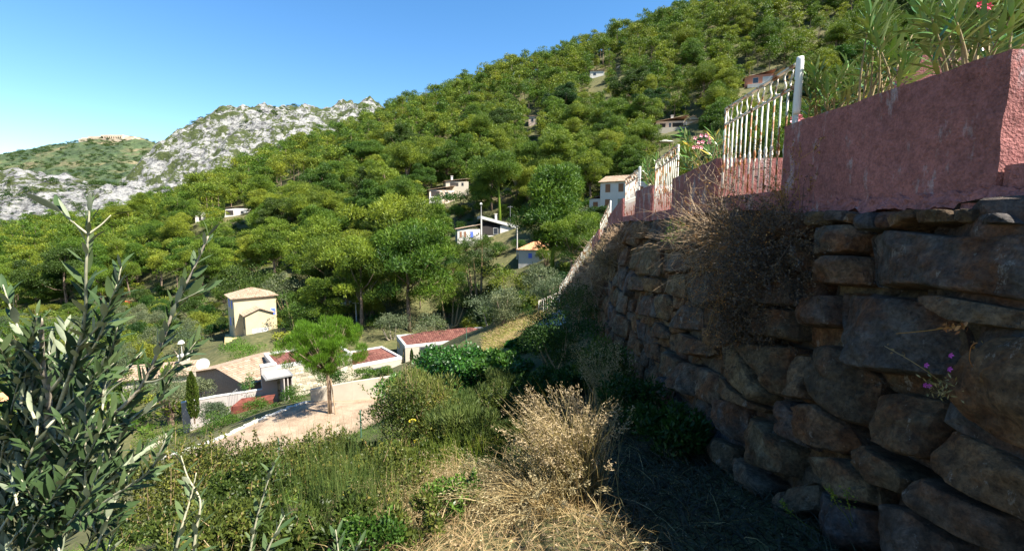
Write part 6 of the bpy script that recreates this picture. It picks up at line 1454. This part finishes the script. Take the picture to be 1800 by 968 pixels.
# small sunlit stalks and flowers in front of the dark stones
def stalk(label, pts, mat, leaves=60, L=.018, W=.01, spread=.012, r=.002):
    r_ = root('flower_stalk', pts[0], label, 'plant'); part(r_, 'stem', tube(MB(), smooth(pts), r, 5), M[mat], True); rng = np.random.default_rng(int(pts[0].y * 1000)); a, c = np.array(pts[-2][:]), np.array(pts[-1][:]); u = rng.random((leaves, 1)); mb = MB()
    leafq(mb, a * (1 - u) + c * u + rng.normal(0, spread, (leaves, 3)), rng.normal(size=(leaves, 3)) + np.array([0, 0, .6]), L, W, rng); part(r_, 'seed_head', mb, M[mat]); return r_
def off(px, py, k): p = on_wall(px, py); return p * k
stalk('yellow-green flowering spike leaning out from the lower boulders', [off(1450, 935, .97), off(1418, 922, .9), off(1390, 900, .86), off(1373, 880, .84)], 'lime')
stalk('short yellow-green spike above the leaning one', [off(1500, 930, .95), off(1487, 905, .88), off(1470, 885, .85), off(1457, 855, .84)], 'lime')
stalk('second short yellow-green spike with side shoots', [off(1500, 920, .95), off(1492, 890, .88), off(1488, 860, .86)], 'lime', 30)
stalk('bent straw coloured twig crossing the big boulder', [off(1672, 690, .96), off(1640, 660, .9), off(1600, 633, .86), off(1555, 608, .84)], 'straw', 6)
stalk('dry twig with curled brown leaves on the big boulder', [off(1575, 586, .88), off(1620, 582, .87), off(1660, 577, .87), off(1697, 574, .87)], 'rusty_twig', 34, .03, .014, .012, .0025)
stalk('short curved golden twig beside the rounded boulder', [off(1710, 645, .9), off(1704, 630, .88), off(1708, 608, .87), off(1718, 602, .87)], 'rusty_twig', 5)
fl = root('pink_wall_flower', on_wall(1650, 680), 'little plant with magenta flowers growing from the boulders', 'plant'); part(fl, 'stem', tube(MB(), [on_wall(1655, 690), off(1640, 672, .92), off(1632, 650, .9)], .002, 5), M['green']); flowers(fl, [off(1670, 624, .88), off(1627, 641, .89), off(1668, 648, .89), off(1632, 677, .9), off(1625, 676, .9)], 'magenta', .009)
mb = MB(); rng = np.random.default_rng(5); c = np.array(off(1655, 680, .91)[:]); leafq(mb, c + rng.normal(0, .03, (90, 3)), rng.normal(size=(90, 3)), .03, .008, rng); part(fl, 'leaves', mb, M['straw'])

M['shade_litter'] = leaf_mat('shade_coloured_weeds', [(0, (.010, .010, .006)), (.6, (.026, .026, .012)), (1, (.05, .045, .02))], trans=0, vary=.1)  # twig tones darkened further, putting the wall's shade into the weeds
straw_field('shade_weeds', 'weeds with the wall shade in their colour along the foot of the stone wall', [Vector((.75, 2.0, 0)), Vector((2.3, 2.0, 0)), Vector((2.6, 14, 0)), Vector((0, 14, 0))], 16000, .24, (-.1, 0, .1), .008, 14, 'shade_litter')

for px, D, w_, h_, lab in ((700, 5.0, 1.3, .75, 'small green shrub poking through the dry grass'), (870, 6.2, 1.2, .8, 'little green shrub between the two dry grass clumps'), (790, 6.0, 1.4, .8, 'lentisk bush behind the arching dry grass'), (560, 3.0, 1.0, .45, 'low green weeds in front of the fennel stems')):
    fshrub(px, D, w_, h_, 5000, .045, .018, 'lentisk', lab, ncl=24, up=.6, stems=8, sprigs=30)

for px, D, w_, h_, n, mt, lab in ((690, 3.9, .9, .5, 3000, 'lentisk', 'low shrub tuft at the edge of the fallen straw'), (800, 3.4, .6, .28, 1500, 'bramble', 'small bramble runner lying on the straw'), (730, 2.9, .55, .25, 1500, 'lentisk', 'tiny green seedling bush in the straw'), (905, 4.2, .7, .4, 1800, 'lentisk', 'green tuft under the leaning plumed grass'), (640, 2.7, .6, .3, 1800, 'green', 'low leafy weed beside the olive sprig')):
    fshrub(px, D, w_, h_, n, .035, .016, mt, lab, ncl=12, up=.6, stems=5, sprigs=14)
grass_clump('green_fennel_clump', 720, 4.4, 300, .3, .55, (.0, 0, .4), 'thin yellow-green stems rising through the dry grass', .0035, 0, 'lime', .3, .2)
grass_clump('green_fennel_clump', 800, 5.2, 300, .3, .6, (-.1, 0, .4), 'yellow-green grass stems behind the arching dry grass', .0035, 0, 'lime', .3, .2)
# leaf litter and stones on the trodden ground
rng = np.random.default_rng(61); n = 9000; X_ = rng.uniform(-2.2, 2.0, n); Y_ = rng.uniform(1.5, 6.5, n); Z_ = terr(X_, Y_) + .012; mb = MB()
leafq(mb, np.stack([X_, Y_, Z_], 1), np.stack([rng.normal(size=n), rng.normal(size=n), rng.normal(0, .25, n)], 1), rng.uniform(.02, .06, n), rng.uniform(.008, .02, n), rng)
link('leaf_litter', mb.mesh('leaf_litter'), M['twig'], label='brown leaf litter strewn over the trodden ground', cat='litter', kind='stuff')
for px, D, w_, mt, L, W, up, lab in ((820, 7.5, 1.6, 'broom', .12, .012, 1.3, 'wispy broom bush rising behind the arching grass'), (885, 8.5, 1.7, 'lentisk', .055, .022, .5, 'lentisk bush touching the edge of the wall shadow'), (905, 7.0, 1.1, 'broom', .11, .012, 1.3, 'slim broom bush just behind the plumed grass'), (760, 7.2, 1.6, 'lentisk', .055, .022, .5, 'round lentisk bush between broom and dry grass')):
    fshrub(px, D, w_, 1, 8000, L, W, mt, lab, ncl=30, up=up, stems=12, sprigs=24 if mt == 'lentisk' else 0)
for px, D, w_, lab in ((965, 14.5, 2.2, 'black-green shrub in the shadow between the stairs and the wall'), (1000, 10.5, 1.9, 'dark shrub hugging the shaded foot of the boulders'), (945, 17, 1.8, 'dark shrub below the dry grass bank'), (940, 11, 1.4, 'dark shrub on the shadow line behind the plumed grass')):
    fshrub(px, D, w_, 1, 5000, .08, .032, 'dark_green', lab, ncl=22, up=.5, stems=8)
straw_field('dry_slope_grass', 'dry grass covering the open slope beyond the brambles', [P(840, 660, 20), P(960, 610, 22), P(960, 550, 42), P(850, 588, 46)], 9000, .6, (-.1, 0, .3), .02, 21)
straw_field('green_slope_grass', 'tufts of green grass on the open slope beyond the brambles', [P(840, 660, 20), P(960, 610, 22), P(960, 550, 42), P(850, 588, 46)], 5000, .6, (-.1, 0, .3), .025, 22, 'lime')
